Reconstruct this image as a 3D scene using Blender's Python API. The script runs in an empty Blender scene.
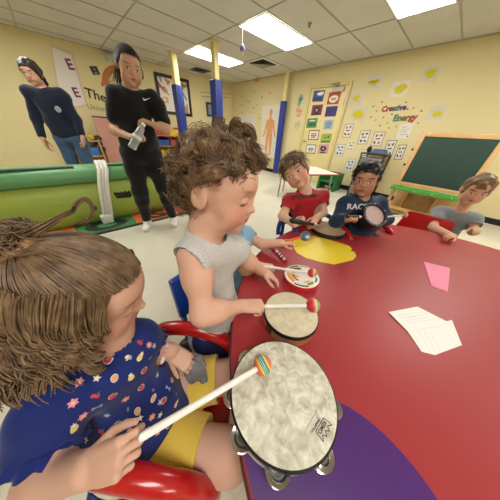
import bpy, bmesh, math, random
import numpy as np
from mathutils import Vector, Matrix
from mathutils.bvhtree import BVHTree

# ------------------------------------------------------------------ camera
FPX, PCX, PCY, CAMZ = 173.0, 251.0, 254.0, 1.1104       # focal length (px of 500), principal point, eye height (m)
YAW, PITCH, ROLL = -0.78431, -0.61253, 0.06526
def _axes():
    f = np.array([math.sin(YAW)*math.cos(PITCH), math.cos(YAW)*math.cos(PITCH), math.sin(PITCH)])
    r = np.array([math.cos(YAW), -math.sin(YAW), 0.0])
    u = np.cross(r, f)
    return r*math.cos(ROLL)+u*math.sin(ROLL), -r*math.sin(ROLL)+u*math.cos(ROLL), f
AR, AU, AF = _axes()
EYE = np.array([0.0, 0.0, CAMZ])
SC = bpy.context.scene
COL = SC.collection
cam_data = bpy.data.cameras.new('camera')
cam_data.sensor_width = 36.0
cam_data.lens = FPX/500*36.0
cam_data.shift_x = -(PCX-250)/500
cam_data.shift_y = (PCY-250)/500
cam_data.clip_start = 0.02
cam = bpy.data.objects.new('camera', cam_data)
COL.objects.link(cam)
cam.matrix_world = Matrix(((AR[0], AU[0], -AF[0], EYE[0]), (AR[1], AU[1], -AF[1], EYE[1]), (AR[2], AU[2], -AF[2], EYE[2]), (0, 0, 0, 1)))
SC.camera = cam
# ------------------------------------------------------------------ world, exposure
LAMP = 10.5              # emission of the ceiling troffers
wd = bpy.data.worlds.new('world'); SC.world = wd; wd.use_nodes = True
wd.node_tree.nodes['Background'].inputs[0].default_value = (0.9, 0.93, 1.0, 1)
wd.node_tree.nodes['Background'].inputs[1].default_value = 0.25
SC.view_settings.view_transform = 'Standard'
SC.view_settings.look = 'None'
SC.view_settings.exposure = 0.68
SC.view_settings.gamma = 1.0
SC.cycles.max_bounces = 8
SC.cycles.use_denoising = True

H = 2.44                # room height
XW, YN, XE, YS = -6.58, 5.112, 3.6, -3.4    # walls
TZ = 0.55               # round table top

# ------------------------------------------------------------------ measuring helpers: where a sight line meets a surface of the room
def ray(px, py): return AR*(px-PCX)/FPX + AU*(PCY-py)/FPX + AF
def P(px, py, d): return EYE + ray(px, py)*d
def onz(px, py, z=0.0):
    r = ray(px, py); return EYE + r*((z-CAMZ)/r[2])
def onN(px, py):
    r = ray(px, py); return EYE + r*(YN/r[1])
def onW(px, py):
    r = ray(px, py); return EYE + r*(XW/r[0])
def onX(px, py, X):
    r = ray(px, py); return EYE + r*(X/r[0])
def onY(px, py, Y):
    r = ray(px, py); return EYE + r*(Y/r[1])
def camvec(r, u, f): return AR*r + AU*u + AF*f
def nrm(v):
    v = np.asarray(v, float); return v/np.linalg.norm(v)
def A(*v): return np.array(v, float)

# ------------------------------------------------------------------ materials
def lin(c):
    if isinstance(c, str):
        c = [int(c[i:i+2], 16)/255 for i in (0, 2, 4)]
    return tuple((x/12.92 if x <= 0.04045 else ((x+0.055)/1.055)**2.4) for x in c[:3])
MATS = {}
def mat(name, color, rough=0.5, metal=0.0, var=0.0, scale=20.0, bump=0.0, bscale=60.0, trans=0.0, coat=0.0, spec=0.5, emit=0.0, color2=None, sheen=0.0, sss=0.0):
    if name in MATS: return MATS[name]
    m = bpy.data.materials.new(name); m.use_nodes = True
    nt = m.node_tree; N = nt.nodes; L = nt.links
    b = N['Principled BSDF']
    c = lin(color)
    b.inputs['Base Color'].default_value = (*c, 1)
    b.inputs['Roughness'].default_value = rough
    b.inputs['Metallic'].default_value = metal
    b.inputs['Specular IOR Level'].default_value = spec
    b.inputs['Transmission Weight'].default_value = trans
    b.inputs['Coat Weight'].default_value = coat
    b.inputs['Sheen Weight'].default_value = sheen
    if sss:
        b.inputs['Subsurface Weight'].default_value = sss
        b.inputs['Subsurface Radius'].default_value = (0.01, 0.004, 0.002)
        b.inputs['Subsurface Scale'].default_value = 0.5
    if emit:
        b.inputs['Emission Color'].default_value = (*c, 1)
        b.inputs['Emission Strength'].default_value = emit
    if var or color2:
        tc = N.new('ShaderNodeTexCoord')
        no = N.new('ShaderNodeTexNoise'); no.inputs['Scale'].default_value = scale; no.inputs['Detail'].default_value = 4
        L.new(tc.outputs['Object'], no.inputs['Vector'])
        mx = N.new('ShaderNodeMix'); mx.data_type = 'RGBA'
        rp = N.new('ShaderNodeMapRange'); rp.inputs[1].default_value = 0.35; rp.inputs[2].default_value = 0.65
        L.new(no.outputs['Fac'], rp.inputs[0]); L.new(rp.outputs[0], mx.inputs[0])
        c2 = lin(color2) if color2 else tuple(x*(1-var) for x in c)
        mx.inputs[6].default_value = (*c, 1); mx.inputs[7].default_value = (*c2, 1)
        L.new(mx.outputs[2], b.inputs['Base Color'])
    if bump:
        tc = N.new('ShaderNodeTexCoord')
        no = N.new('ShaderNodeTexNoise'); no.inputs['Scale'].default_value = bscale; no.inputs['Detail'].default_value = 5
        L.new(tc.outputs['Object'], no.inputs['Vector'])
        bp = N.new('ShaderNodeBump'); bp.inputs['Strength'].default_value = bump; bp.inputs['Distance'].default_value = 0.01
        L.new(no.outputs['Fac'], bp.inputs['Height']); L.new(bp.outputs[0], b.inputs['Normal'])
    MATS[name] = m
    return m
def attr_mat(name, rough=0.5, sss=0.0, bump=0.0, bscale=300.0, var=0.0, sheen=0.0):
    if name in MATS: return MATS[name]
    m = bpy.data.materials.new(name); m.use_nodes = True
    nt = m.node_tree; N = nt.nodes; L = nt.links; b = N['Principled BSDF']
    at = N.new('ShaderNodeAttribute'); at.attribute_name = 'col'
    L.new(at.outputs['Color'], b.inputs['Base Color'])
    b.inputs['Roughness'].default_value = rough
    b.inputs['Sheen Weight'].default_value = sheen
    b.inputs['Specular IOR Level'].default_value = 0.35
    if sss:
        b.inputs['Subsurface Weight'].default_value = sss
        b.inputs['Subsurface Radius'].default_value = (0.010, 0.004, 0.002)
        b.inputs['Subsurface Scale'].default_value = 0.4
    if bump:
        tc = N.new('ShaderNodeTexCoord')
        no = N.new('ShaderNodeTexNoise'); no.inputs['Scale'].default_value = bscale; no.inputs['Detail'].default_value = 3
        L.new(tc.outputs['Object'], no.inputs['Vector'])
        bp = N.new('ShaderNodeBump'); bp.inputs['Strength'].default_value = bump; bp.inputs['Distance'].default_value = 0.003
        L.new(no.outputs['Fac'], bp.inputs['Height']); L.new(bp.outputs[0], b.inputs['Normal'])
    MATS[name] = m
    return m

# ------------------------------------------------------------------ objects, parts
WM = {}
def empty(name, loc=(0, 0, 0), rz=0.0, M=None):
    o = bpy.data.objects.new(name, None); COL.objects.link(o)
    o.empty_display_size = 0.05
    m = M if M is not None else Matrix.Translation(Vector(loc)) @ Matrix.Rotation(rz, 4, 'Z')
    o.matrix_world = m; WM[o] = m
    return o
def tag(o, label=None, cat=None, group=None, kind=None):
    if label: o['label'] = label
    if cat: o['category'] = cat
    if group: o['group'] = group
    if kind: o['kind'] = kind
    return o
class MB:
    """a mesh under construction"""
    def __init__(s): s.v = []; s.f = []; s.mi = []; s.n = 0
    def add(s, v, f, mi=0):
        v = np.asarray(v, float).reshape(-1, 3)
        s.v.append(v); s.f += [tuple(int(i)+s.n for i in q) for q in f]; s.mi += [mi]*len(f); s.n += len(v)
        return s
    def addM(s, v, f, M, mi=0):
        v = np.asarray(v, float); M = np.array(M)
        return s.add(v @ M[:3, :3].T + M[:3, 3], f, mi)
    def verts(s): return np.concatenate(s.v) if s.v else np.zeros((0, 3))
    # --- shapes
    def box(s, lo, hi, bev=0.0, mi=0, M=None, seg=2):
        bm = bmesh.new(); bmesh.ops.create_cube(bm, size=1.0)
        lo = np.array(lo, float); hi = np.array(hi, float)
        for v in bm.verts: v.co = Vector((lo+hi)/2 + np.array(v.co)*(hi-lo))
        if bev: bmesh.ops.bevel(bm, geom=list(bm.edges), offset=bev, segments=seg, affect='EDGES', profile=0.6)
        return s.bm(bm, mi, M)
    def bm(s, bm, mi=0, M=None):
        bm.verts.index_update(); v = np.array([x.co[:] for x in bm.verts]); f = [[x.index for x in q.verts] for q in bm.faces]
        bm.free()
        return s.add(v, f, mi) if M is None else s.addM(v, f, M, mi)
    def lathe(s, prof, n=32, c=(0, 0, 0), M=None, mi=0, closed=False):
        prof = np.array(prof, float); k = len(prof)
        a = np.arange(n)*2*math.pi/n
        v = np.stack([prof[:, 0][:, None]*np.cos(a), prof[:, 0][:, None]*np.sin(a), prof[:, 1][:, None]+0*a], -1).reshape(-1, 3)+np.array(c, float)
        f = []
        for i in range(k-1 if not closed else k):
            i2 = (i+1) % k
            for j in range(n):
                j2 = (j+1) % n
                f.append((i*n+j, i*n+j2, i2*n+j2, i2*n+j))
        if not closed:
            if prof[0, 0] > 1e-6: f.append(tuple(range(n))[::-1])
            if prof[-1, 0] > 1e-6: f.append(tuple((k-1)*n+j for j in range(n)))
        return s.add(v, f, mi) if M is None else s.addM(v, f, M, mi)
    def tube(s, pts, r, n=10, mi=0, caps=True, closed=False):
        pts = np.array(pts, float); k = len(pts); r = np.broadcast_to(np.array(r, float), (k,))
        T = np.gradient(pts, axis=0) if not closed else np.roll(pts, -1, 0)-np.roll(pts, 1, 0)
        T /= np.linalg.norm(T, axis=1)[:, None]+1e-12
        u = np.cross(T[0], [0, 0, 1.0])
        if np.linalg.norm(u) < 1e-3: u = np.cross(T[0], [1.0, 0, 0])
        u /= np.linalg.norm(u); U = []
        for t in T:
            u = u - t*np.dot(u, t); u /= np.linalg.norm(u); U.append(u)
        U = np.array(U); V = np.cross(T, U)
        a = np.arange(n)*2*math.pi/n
        v = pts[:, None]+r[:, None, None]*(U[:, None]*np.cos(a)[None, :, None]+V[:, None]*np.sin(a)[None, :, None])
        f = []
        for i in range(k if closed else k-1):
            i2 = (i+1) % k
            for j in range(n):
                j2 = (j+1) % n
                f.append((i*n+j, i*n+j2, i2*n+j2, i2*n+j))
        if caps and not closed:
            f.append(tuple(range(n))[::-1]); f.append(tuple((k-1)*n+j for j in range(n)))
        return s.add(v.reshape(-1, 3), f, mi)
    def prism(s, poly, z0, z1, M=None, mi=0):
        """polygon (x,y) extruded along z"""
        n = len(poly); poly = np.array(poly, float)
        v = np.concatenate([np.c_[poly, np.full(n, z0)], np.c_[poly, np.full(n, z1)]])
        f = [tuple(range(n))[::-1], tuple(range(n, 2*n))]+[(i, (i+1) % n, n+(i+1) % n, n+i) for i in range(n)]
        return s.add(v, f, mi) if M is None else s.addM(v, f, M, mi)
    def sphere(s, c, r, n=16, mi=0, M=None):
        a = np.linspace(-math.pi/2, math.pi/2, n//2+1); r = np.broadcast_to(np.array(r, float), (3,))
        v = [(0, 0, -1.0)]+[(math.cos(t)*math.cos(2*math.pi*j/n), math.cos(t)*math.sin(2*math.pi*j/n), math.sin(t)) for t in a[1:-1] for j in range(n)]+[(0, 0, 1.0)]
        f = []; k = len(a)-2
        for j in range(n):
            j2 = (j+1) % n
            f.append((0, 1+j2, 1+j)); f.append((len(v)-1, 1+(k-1)*n+j, 1+(k-1)*n+j2))
            for i in range(k-1): f.append((1+i*n+j, 1+i*n+j2, 1+(i+1)*n+j2, 1+(i+1)*n+j))
        v = np.array(v)*r
        if M is not None: v = v @ np.array(M)[:3, :3].T
        return s.add(v+np.array(c, float), f, mi)
    # --- link
    def build(s, name, mats, parent=None, smooth=True, angle=40, world=True, base=True, cols=None):
        """world=True: vertices are in world space; a parentless object gets its origin at its base"""
        v = s.verts()
        mats = mats if isinstance(mats, (list, tuple)) else [mats]
        o = bpy.data.objects.new(name, bpy.data.meshes.new(name)); COL.objects.link(o)
        if parent is not None:
            if world:
                Mi = np.array(WM[parent].inverted()); v = v @ Mi[:3, :3].T+Mi[:3, 3]
            o.parent = parent; WM[o] = WM[parent].copy()
        elif base:
            b = np.array([(v[:, 0].min()+v[:, 0].max())/2, (v[:, 1].min()+v[:, 1].max())/2, v[:, 2].min()])
            v = v-b; o.location = Vector(b); WM[o] = Matrix.Translation(Vector(b))
        else: WM[o] = Matrix.Identity(4)
        me = o.data
        me.from_pydata(v.tolist(), [], s.f)
        for m in mats: me.materials.append(m)
        if len(mats) > 1: me.polygons.foreach_set('material_index', s.mi)
        if cols is not None:
            at = me.color_attributes.new('col', 'FLOAT_COLOR', 'POINT')
            at.data.foreach_set('color', np.c_[cols, np.ones(len(cols))].astype(np.float32).ravel())
        me.validate()
        if smooth:
            me.polygons.foreach_set('use_smooth', [True]*len(me.polygons))
            if angle < 180:
                me.set_sharp_from_angle(angle=math.radians(angle))
        me.update()
        return o
def frameM(o, x, y, z):
    M = np.eye(4); M[:3, 0] = x; M[:3, 1] = y; M[:3, 2] = z; M[:3, 3] = o
    return M
def copy_tree(o, M, name=None):
    """a copy of a thing with copies of its parts (mesh data shared)"""
    c = o.copy(); COL.objects.link(c); c.matrix_world = M; WM[c] = M
    for ch in [k for k in bpy.data.objects if k.parent == o]:
        d = ch.copy(); COL.objects.link(d); d.parent = c
        for g in [k for k in bpy.data.objects if k.parent == ch]:
            e = g.copy(); COL.objects.link(e); e.parent = d
    return c
# lettering: a font curve turned into a flat mesh, returned as vertices (x right, y up) and faces
def glyphs(text, size=1.0, bold=0.0, extrude=0.0, spacing=1.0):
    cu = bpy.data.curves.new('t', 'FONT'); cu.body = text; cu.size = size; cu.offset = bold; cu.extrude = extrude
    cu.align_x = 'CENTER'; cu.align_y = 'CENTER'; cu.space_character = spacing; cu.resolution_u = 3
    o = bpy.data.objects.new('t', cu); COL.objects.link(o)
    dg = bpy.context.evaluated_depsgraph_get(); dg.update()
    me = bpy.data.meshes.new_from_object(o.evaluated_get(dg))
    v = np.array([x.co[:] for x in me.vertices]).reshape(-1, 3); f = [tuple(p.vertices) for p in me.polygons]
    bpy.data.objects.remove(o); bpy.data.curves.remove(cu); bpy.data.meshes.remove(me)
    return v, f
def subdiv_flat(v, f, maxlen):
    bm = bmesh.new(); vs = [bm.verts.new(x) for x in v]
    for q in f:
        try: bm.faces.new([vs[i] for i in q])
        except ValueError: pass
    bmesh.ops.triangulate(bm, faces=list(bm.faces))
    for _ in range(6):
        es = [e for e in bm.edges if e.calc_length() > maxlen]
        if not es: break
        bmesh.ops.subdivide_edges(bm, edges=es, cuts=1)
        bmesh.ops.triangulate(bm, faces=[q for q in bm.faces if len(q.verts) > 3])
    bm.verts.index_update()
    vv = np.array([x.co[:] for x in bm.verts]); ff = [tuple(x.index for x in q.verts) for q in bm.faces]
    bm.free(); return vv, ff
def bvh_of(mb): return BVHTree.FromPolygons([Vector(x) for x in mb.verts()], mb.f)
def stick_on(mb, tree, v, f, o, x, y, n, mi=0, off=0.0008, maxlen=0.006, reach=0.2):
    """lays a flat shape (x,y) given in the frame o,x,y onto the cloth below it along -n"""
    v, f = subdiv_flat(v, f, maxlen)
    o, x, y, n = map(np.asarray, (o, x, y, n)); out = []; ok = []
    for p in v:
        w = o+x*p[0]+y*p[1]
        hit = tree.ray_cast(Vector(w+n*0.05), Vector(-n), 0.05+reach)
        if hit[0] is None: out.append(w); ok.append(False)
        else: out.append(np.array(hit[0])+np.array(n)*off); ok.append(True)
    f = [q for q in f if all(ok[i] for i in q)]
    if f: mb.add(out, f, mi)
# ------------------------------------------------------------------ bodies: one smooth closed surface around blended tapered limbs
class Sdf:
    def __init__(s): s.p = []; s.paint = []; s.clip = []; s.fine = []; s.wob = None
    def cap(s, a, b, ra, rb=None, k=0.012, sub=False):
        s.p.append(('c', np.array(a, float), np.array(b, float), float(ra), float(ra if rb is None else rb), k, sub)); return s
    def chain(s, pts, rs, k=0.012):
        for i in range(len(pts)-1): s.cap(pts[i], pts[i+1], rs[i], rs[i+1], k)
        return s
    def ell(s, c, r, M=None, k=0.012, sub=False):
        s.p.append(('e', np.array(c, float), np.array(r, float)*np.ones(3), np.eye(3) if M is None else np.array(M, float), 0, k, sub)); return s
    def grid(s, lo, hi, h):
        lo = np.array(lo, float); n = np.maximum(((np.array(hi, float)-lo)/h).astype(int)+2, 3)
        ax = [lo[i]+h*np.arange(n[i]) for i in range(3)]
        D = np.full(n, 0.5, np.float32)
        for q in s.p:
            k = q[5]
            if q[0] == 'c':
                a, b, ra, rb = q[1:5]; r = max(ra, rb)
                l = np.minimum(a, b)-r; u = np.maximum(a, b)+r
            else:
                c, rr, M = q[1:4]; e = np.sqrt(((M.T*rr)**2).sum(1)); l = c-e; u = c+e
            m = k*1.2+3*h
            i0 = np.clip(((l-m-lo)/h).astype(int), 0, n); i1 = np.clip(((u+m-lo)/h).astype(int)+2, 0, n)
            if (i1 <= i0).any(): continue
            sl = tuple(slice(i0[i], i1[i]) for i in range(3))
            X = ax[0][sl[0]][:, None, None]; Y = ax[1][sl[1]][None, :, None]; Z = ax[2][sl[2]][None, None, :]
            if q[0] == 'c':
                ba = b-a; L2 = ba@ba+1e-12
                t = np.clip(((X-a[0])*ba[0]+(Y-a[1])*ba[1]+(Z-a[2])*ba[2])/L2, 0, 1)
                d = np.sqrt((X-a[0]-ba[0]*t)**2+(Y-a[1]-ba[1]*t)**2+(Z-a[2]-ba[2]*t)**2)-(ra+(rb-ra)*t)
            else:
                x, y, z = X-c[0], Y-c[1], Z-c[2]
                p0 = (M[0, 0]*x+M[0, 1]*y+M[0, 2]*z); p1 = (M[1, 0]*x+M[1, 1]*y+M[1, 2]*z); p2 = (M[2, 0]*x+M[2, 1]*y+M[2, 2]*z)
                k0 = np.sqrt((p0/rr[0])**2+(p1/rr[1])**2+(p2/rr[2])**2)
                k1 = np.sqrt((p0/rr[0]**2)**2+(p1/rr[1]**2)**2+(p2/rr[2]**2)**2)+1e-9
                d = k0*(k0-1)/k1
            Dv = D[sl]
            if q[6]:
                hh = np.clip(0.5-0.5*(Dv+d)/k, 0, 1); D[sl] = Dv*(1-hh)-d*hh+k*hh*(1-hh)
            else:
                hh = np.clip(0.5+0.5*(Dv-d)/k, 0, 1); D[sl] = Dv*(1-hh)+d*hh-k*hh*(1-hh)
        X, Y, Z = ax[0][:, None, None], ax[1][None, :, None], ax[2][None, None, :]
        if s.wob is not None: D = D+s.wob(X, Y, Z).astype(np.float32)
        for c in s.clip: D = np.maximum(D, c(X, Y, Z)).astype(np.float32)
        return D, lo
    def bounds(s):
        l = np.full(3, 1e9); u = -l
        for q in s.p:
            if q[6]: continue
            if q[0] == 'c': r = max(q[3], q[4]); l = np.minimum(l, np.minimum(q[1], q[2])-r); u = np.maximum(u, np.maximum(q[1], q[2])+r)
            else:
                e = np.sqrt(((q[3].T*q[2])**2).sum(1)); l = np.minimum(l, q[1]-e); u = np.maximum(u, q[1]+e)
        return l, u
    def mesh(s, h):
        l, u = s.bounds(); mb = MB()
        D, lo = s.grid(l-3*h-0.006, u+3*h+0.006, h)
        v, f = nets(D, lo, h)
        if s.fine and len(f):
            fc = v[f].mean(1); keep = np.ones(len(f), bool)
            for (a, b, hh) in s.fine:
                keep &= ~((fc > a+0.6*h).all(1) & (fc < b-0.6*h).all(1))
            f = f[keep]
        if len(f): mb.add(v, f)
        for (a, b, hh) in s.fine:
            D, lo = s.grid(a, b, hh); v, f = nets(D, lo, hh)
            if len(f): mb.add(v, f)
        return mb
    def colors(s, v, base):
        c = np.tile(np.array(lin(base)), (len(v), 1))
        for (ctr, M, r, colr, soft) in s.paint:
            q = np.linalg.norm(((v-ctr) @ np.array(M).T)/r, axis=1)
            w = np.clip((1+soft-q)/(2*soft), 0, 1)[:, None]; w = w*w*(3-2*w)
            c = c*(1-w)+np.array(lin(colr))*w
        return c
def nets(D, lo, h):
    S = D < 0; n = D.shape
    cnt = np.zeros(np.array(n)-1, np.int8)
    offs = [(i, j, k) for i in (0, 1) for j in (0, 1) for k in (0, 1)]
    sub = lambda B, o: B[o[0]:n[0]-1+o[0], o[1]:n[1]-1+o[1], o[2]:n[2]-1+o[2]]
    for o in offs: cnt += sub(S, o)
    idx = np.argwhere((cnt > 0) & (cnt < 8))
    if len(idx) == 0: return np.zeros((0, 3)), np.zeros((0, 4), int)
    acc = np.zeros((len(idx), 3)); num = np.zeros(len(idx))
    val = {o: D[idx[:, 0]+o[0], idx[:, 1]+o[1], idx[:, 2]+o[2]].astype(float) for o in offs}
    for o in offs:
        for a in range(3):
            if o[a]: continue
            o2 = list(o); o2[a] = 1; o2 = tuple(o2)
            d0, d1 = val[o], val[o2]; m = (d0 < 0) != (d1 < 0)
            t = np.where(m, d0/np.where(m, d0-d1, 1), 0)
            p = np.tile(np.array(o, float), (len(idx), 1)); p[:, a] += t
            acc += p*m[:, None]; num += m
    v = (idx+acc/num[:, None])*h+lo
    vi = np.full(cnt.shape, -1, np.int64); vi[idx[:, 0], idx[:, 1], idx[:, 2]] = np.arange(len(idx))
    F = []
    for a in range(3):
        b, c = (a+1) % 3, (a+2) % 3
        sl0 = [slice(None)]*3; sl1 = [slice(None)]*3; sl0[a] = slice(0, n[a]-1); sl1[a] = slice(1, n[a])
        s0, s1 = S[tuple(sl0)], S[tuple(sl1)]
        e = np.argwhere(s0 != s1)
        e = e[(e[:, b] > 0) & (e[:, c] > 0) & (e[:, b] < n[b]-1) & (e[:, c] < n[c]-1)]
        if len(e) == 0: continue
        def cell(db, dc):
            q = e.copy(); q[:, b] -= db; q[:, c] -= dc; return vi[q[:, 0], q[:, 1], q[:, 2]]
        q = np.stack([cell(1, 1), cell(0, 1), cell(0, 0), cell(1, 0)], 1)
        fl = ~S[e[:, 0], e[:, 1], e[:, 2]]
        q[fl] = q[fl][:, ::-1]
        F.append(q)
    F = np.concatenate(F); F = F[(F >= 0).all(1)]
    return v, F
def axes(fwd, up):
    """rows: right-hand side of the figure's own left..., columns convention: x = figure's right, y = forward, z = up"""
    y = nrm(fwd); z = nrm(np.array(up)-y*np.dot(up, y)); x = np.cross(y, z)
    return np.stack([x, y, z])
class Head:
    def __init__(s, S, c, fwd, up, h, lips='b5706a', eyes=None, brow='5a4030', cheek=None, skin='d8a88c', look=(0, 0), chub=1.0, fine=0.0028, lash='3a2a22', ears=True, adult=False, browt=1.0, mouth=1.0):
        s.M = axes(fwd, up); s.c = np.array(c, float); s.h = h; M = s.M
        L = s.L
        e = lambda p, r, k=0.1, sub=False: S.ell(L(*p), np.array(r)*h, M, k*h, sub)
        cp = lambda a, b, ra, rb, k=0.05: S.cap(L(*a), L(*b), ra*h, rb*h, k*h)
        w = 0.94 if adult else 1.0
        e((0, -.05, .10), (.375*w, .455, .395), .05)                       # cranium
        e((0, .13, -.14), (.295*w, .275, .345), .12)                       # face
        e((0, .26, .12), (.27, .16, .22), .1)                              # forehead
        for q in (-1, 1):
            e((q*.165, .235, -.20), (.125*chub, .115*chub, .135*chub), .1)  # cheek
            e((q*.20, .10, -.33), (.10, .15, .09), .1)                     # jaw
        e((0, .285, -.405), (.115*w, .095, .085), .08)                     # chin
        for q in (-1, 1): e((q*.155, .455, .005), (.085, .075, .060), .09, True)   # sockets
        for q in (-1, 1): e((q*.150, .338, -.005), (.075, .062, .060), .02)        # lids over the eyeball
        cp((0, .375, .02), (0, .42, -.11), .028, .042, .05)                # nose bridge
        e((0, .435, -.125), (.048, .050, .043), .03)
        for q in (-1, 1): e((q*.045, .405, -.14), (.030, .034, .028), .025)
        e((0, .375, -.255), (.10, .045, .065), .05)                        # mouth mound
        if mouth:
            cp((-.075, .372, -.243), (0, .412, -.232), .016, .021, .02); cp((.075, .372, -.243), (0, .412, -.232), .016, .021, .02)
            cp((-.055, .375, -.280), (.055, .375, -.280), .022, .022, .02); e((0, .395, -.283), (.05, .028, .022), .02)
            e((0, .43, -.259), (.085, .05, .006), .012, True)
        if ears:
            for q in (-1, 1):
                e((q*.375*w, -.05, -.05), (.035, .085, .13), .03)
                e((q*.395*w, -.085, -.04), (.030, .06, .115), .02)
                e((q*.425*w, -.06, -.03), (.022, .045, .075), .02, True)
        # the skin's own colours, plus painted shade at mouth line and nostrils
        pt = lambda p, r, col, soft=.35: S.paint.append((L(*p), M, np.array(r)*h, col, soft))
        if cheek:
            for q in (-1, 1): pt((q*.19, .27, -.17), (.13, .15, .13), cheek, .8)
        for q in (-1, 1): pt((q*.15, .385, .112), (.085, .07, .020*browt), brow, .6); pt((q*.20, .37, .118), (.06, .07, .018*browt), brow, .6)
        pt((0, .405, -.238), (.075, .06, .022), lips, .4); pt((0, .395, -.282), (.065, .06, .024), lips, .4)
        pt((0, .40, -.259), (.08, .08, .007), '5a2a26', .5)  # shade between the lips, painted as a dark line
        for q in (-1, 1): pt((q*.022, .465, -.158), (.012, .02, .010), '6a4034', .5)  # shade inside the nostrils, painted as dark spots
        for q in (-1, 1):
            if eyes:
                pt((q*.150, .395, -.012), (.058, .06, .026), 'e8e2dc', .3)
                pt((q*.150+look[0], .40, -.010+look[1]), (.027, .05, .028), eyes, .25)
                pt((q*.152, .40, .018), (.068, .06, .010), lash, .5)
            else:
                pt((q*.150, .385, -.040), (.066, .07, .010), lash, .5)
                pt((q*.195, .365, -.034), (.030, .07, .010), lash, .5)
        if fine:
            l = s.c-h*.72; u = s.c+h*.72; S.fine.append((l, u, fine))
    def L(s, x, y, z): return s.c+s.h*(s.M[0]*x+s.M[1]*y+s.M[2]*z)
def hand(S, wrist, fwd, back, size, side, curls=(30, 30, 20), thumb='relax', spread=0.12, fine=0.0022, wr=None, fing=None):
    """side=+1: thumb lies towards cross(fwd, back); curls: (knuckle, middle, tip) degrees, or four such triples"""
    f = nrm(fwd); b = nrm(np.array(back)-f*np.dot(back, f)); t = np.cross(f, b)*side; Lh = size; W = wrist = np.array(wrist, float)
    cur = [curls]*4 if np.isscalar(curls[0]) else list(curls)
    fw = (.53, .56, .53, .47); tw = (.155, .052, -.052, -.150); fl = (.40, .44, .41, .32); fr = (.047, .049, .046, .040)
    tips = []
    S.ell(W+f*Lh*.27, np.array([.20, .29, .095])*Lh, np.stack([t, f, b]), 0.04*Lh)
    for i in range(4):
        m = W+f*Lh*fw[i]+t*Lh*tw[i]+b*Lh*(.015 if i in (1, 2) else 0)
        S.cap(W+f*Lh*.05+t*Lh*tw[i]*.7, m, .085*Lh, .066*Lh, .05*Lh)
        p = m; ang = 0.0; sp = spread*(1.5-i)*.55
        seg = (.45, .31, .24)
        for j in range(3):
            ang += math.radians(cur[i][j])
            d = nrm(f*math.cos(ang)*math.cos(sp)+t*math.sin(sp)*max(0, math.cos(ang))-b*math.sin(ang))
            q = p+d*Lh*fl[i]*seg[j]
            S.cap(p, q, fr[i]*Lh*(1.08-.10*j), fr[i]*Lh*(1.0-.11*j), .010*Lh+.0006)
            p = q
        tips.append((p, d, b))
    a0 = W+f*Lh*.10+t*Lh*.13-b*Lh*.02
    if thumb == 'relax': d1, d2, d3 = f*.70+t*.70-b*.25, f*.85+t*.35-b*.30, f*.95+t*.05-b*.3
    elif thumb == 'grip': d1, d2, d3 = f*.75+t*.45-b*.55, f*.80-t*.10-b*.55, f*.65-t*.55-b*.35
    elif thumb == 'along': d1, d2, d3 = f*.80+t*.50-b*.30, f*.97+t*.10-b*.15, f*1.0-t*.1-b*.12
    else: d1, d2, d3 = thumb
    a1 = a0+nrm(d1)*Lh*.26; a2 = a1+nrm(d2)*Lh*.19; a3 = a2+nrm(d3)*Lh*.14
    S.cap(a0, a1, .085*Lh, .062*Lh, .03*Lh); S.cap(a1, a2, .058*Lh, .052*Lh, .012*Lh); S.cap(a2, a3, .052*Lh, .042*Lh, .012*Lh)
    if fine:
        pts = np.array([W]+[q[0] for q in tips]+[a1, a2, a3]+[W+f*Lh*.55+t*Lh*.2, W+f*Lh*.55-t*Lh*.2])
        S.fine.append((pts.min(0)-.11*Lh, pts.max(0)+.11*Lh, fine))
    return dict(tips=tips, thumb=a3, palm=W+f*Lh*.45-b*Lh*.10, f=f, b=b, t=t)
def skin_body(name, S, h, base, parent=None, mname='skin'):
    mb = S.mesh(h); v = mb.verts()
    return mb.build(name, attr_mat(mname, rough=0.55, sss=0.12, bump=0.05, bscale=500), parent, angle=180, cols=S.colors(v, base)), mb
def strands(paths, r0, taper=0.6, sides=3):
    """many thin tapering tubes: paths (N,K,3)"""
    Pth = np.asarray(paths, float); N, K, _ = Pth.shape
    T = np.gradient(Pth, axis=1); T /= np.linalg.norm(T, axis=2, keepdims=True)+1e-12
    ref = np.array([0.31, 0.52, 0.79]); U = np.cross(T, ref); U /= np.linalg.norm(U, axis=2, keepdims=True)+1e-9; V = np.cross(T, U)
    r = np.broadcast_to(np.asarray(r0, float).reshape(-1, 1), (N, K))*(1-taper*np.linspace(0, 1, K)**2)[None]
    a = np.arange(sides)*2*math.pi/sides
    v = Pth[:, :, None]+r[:, :, None, None]*(U[:, :, None]*np.cos(a)[None, None, :, None]+V[:, :, None]*np.sin(a)[None, None, :, None])
    v = v.reshape(-1, 3)
    n = np.arange(N)[:, None, None]*K*sides; k = np.arange(K-1)[None, :, None]*sides; j = np.arange(sides)[None, None, :]; j2 = (j+1) % sides
    f = np.stack([n+k+j, n+k+j2, n+k+sides+j2, n+k+sides+j], -1).reshape(-1, 4)
    return v, f
def hair_mat(name, c1, c2, rough=0.45):
    if name in MATS: return MATS[name]
    m = mat(name, c1, rough=rough, color2=c2, scale=45, spec=0.4, sheen=0.0)
    return m
# ================================================================== THE ROOM
T2 = 0.6096; GX0 = -5.077; GY0 = 3.847
m_wall = mat('wall_yellow', 'e0d2a0', rough=0.75, var=0.05, scale=1.2, bump=0.06, bscale=90)
m_trimy = mat('paint_yellow', 'dac98c', rough=0.5)
m_black = mat('black_rubber', '15151a', rough=0.6)
def structure(mb, name, m, **k): return tag(mb.build(name, m, base=False, **k), kind='structure')
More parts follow.
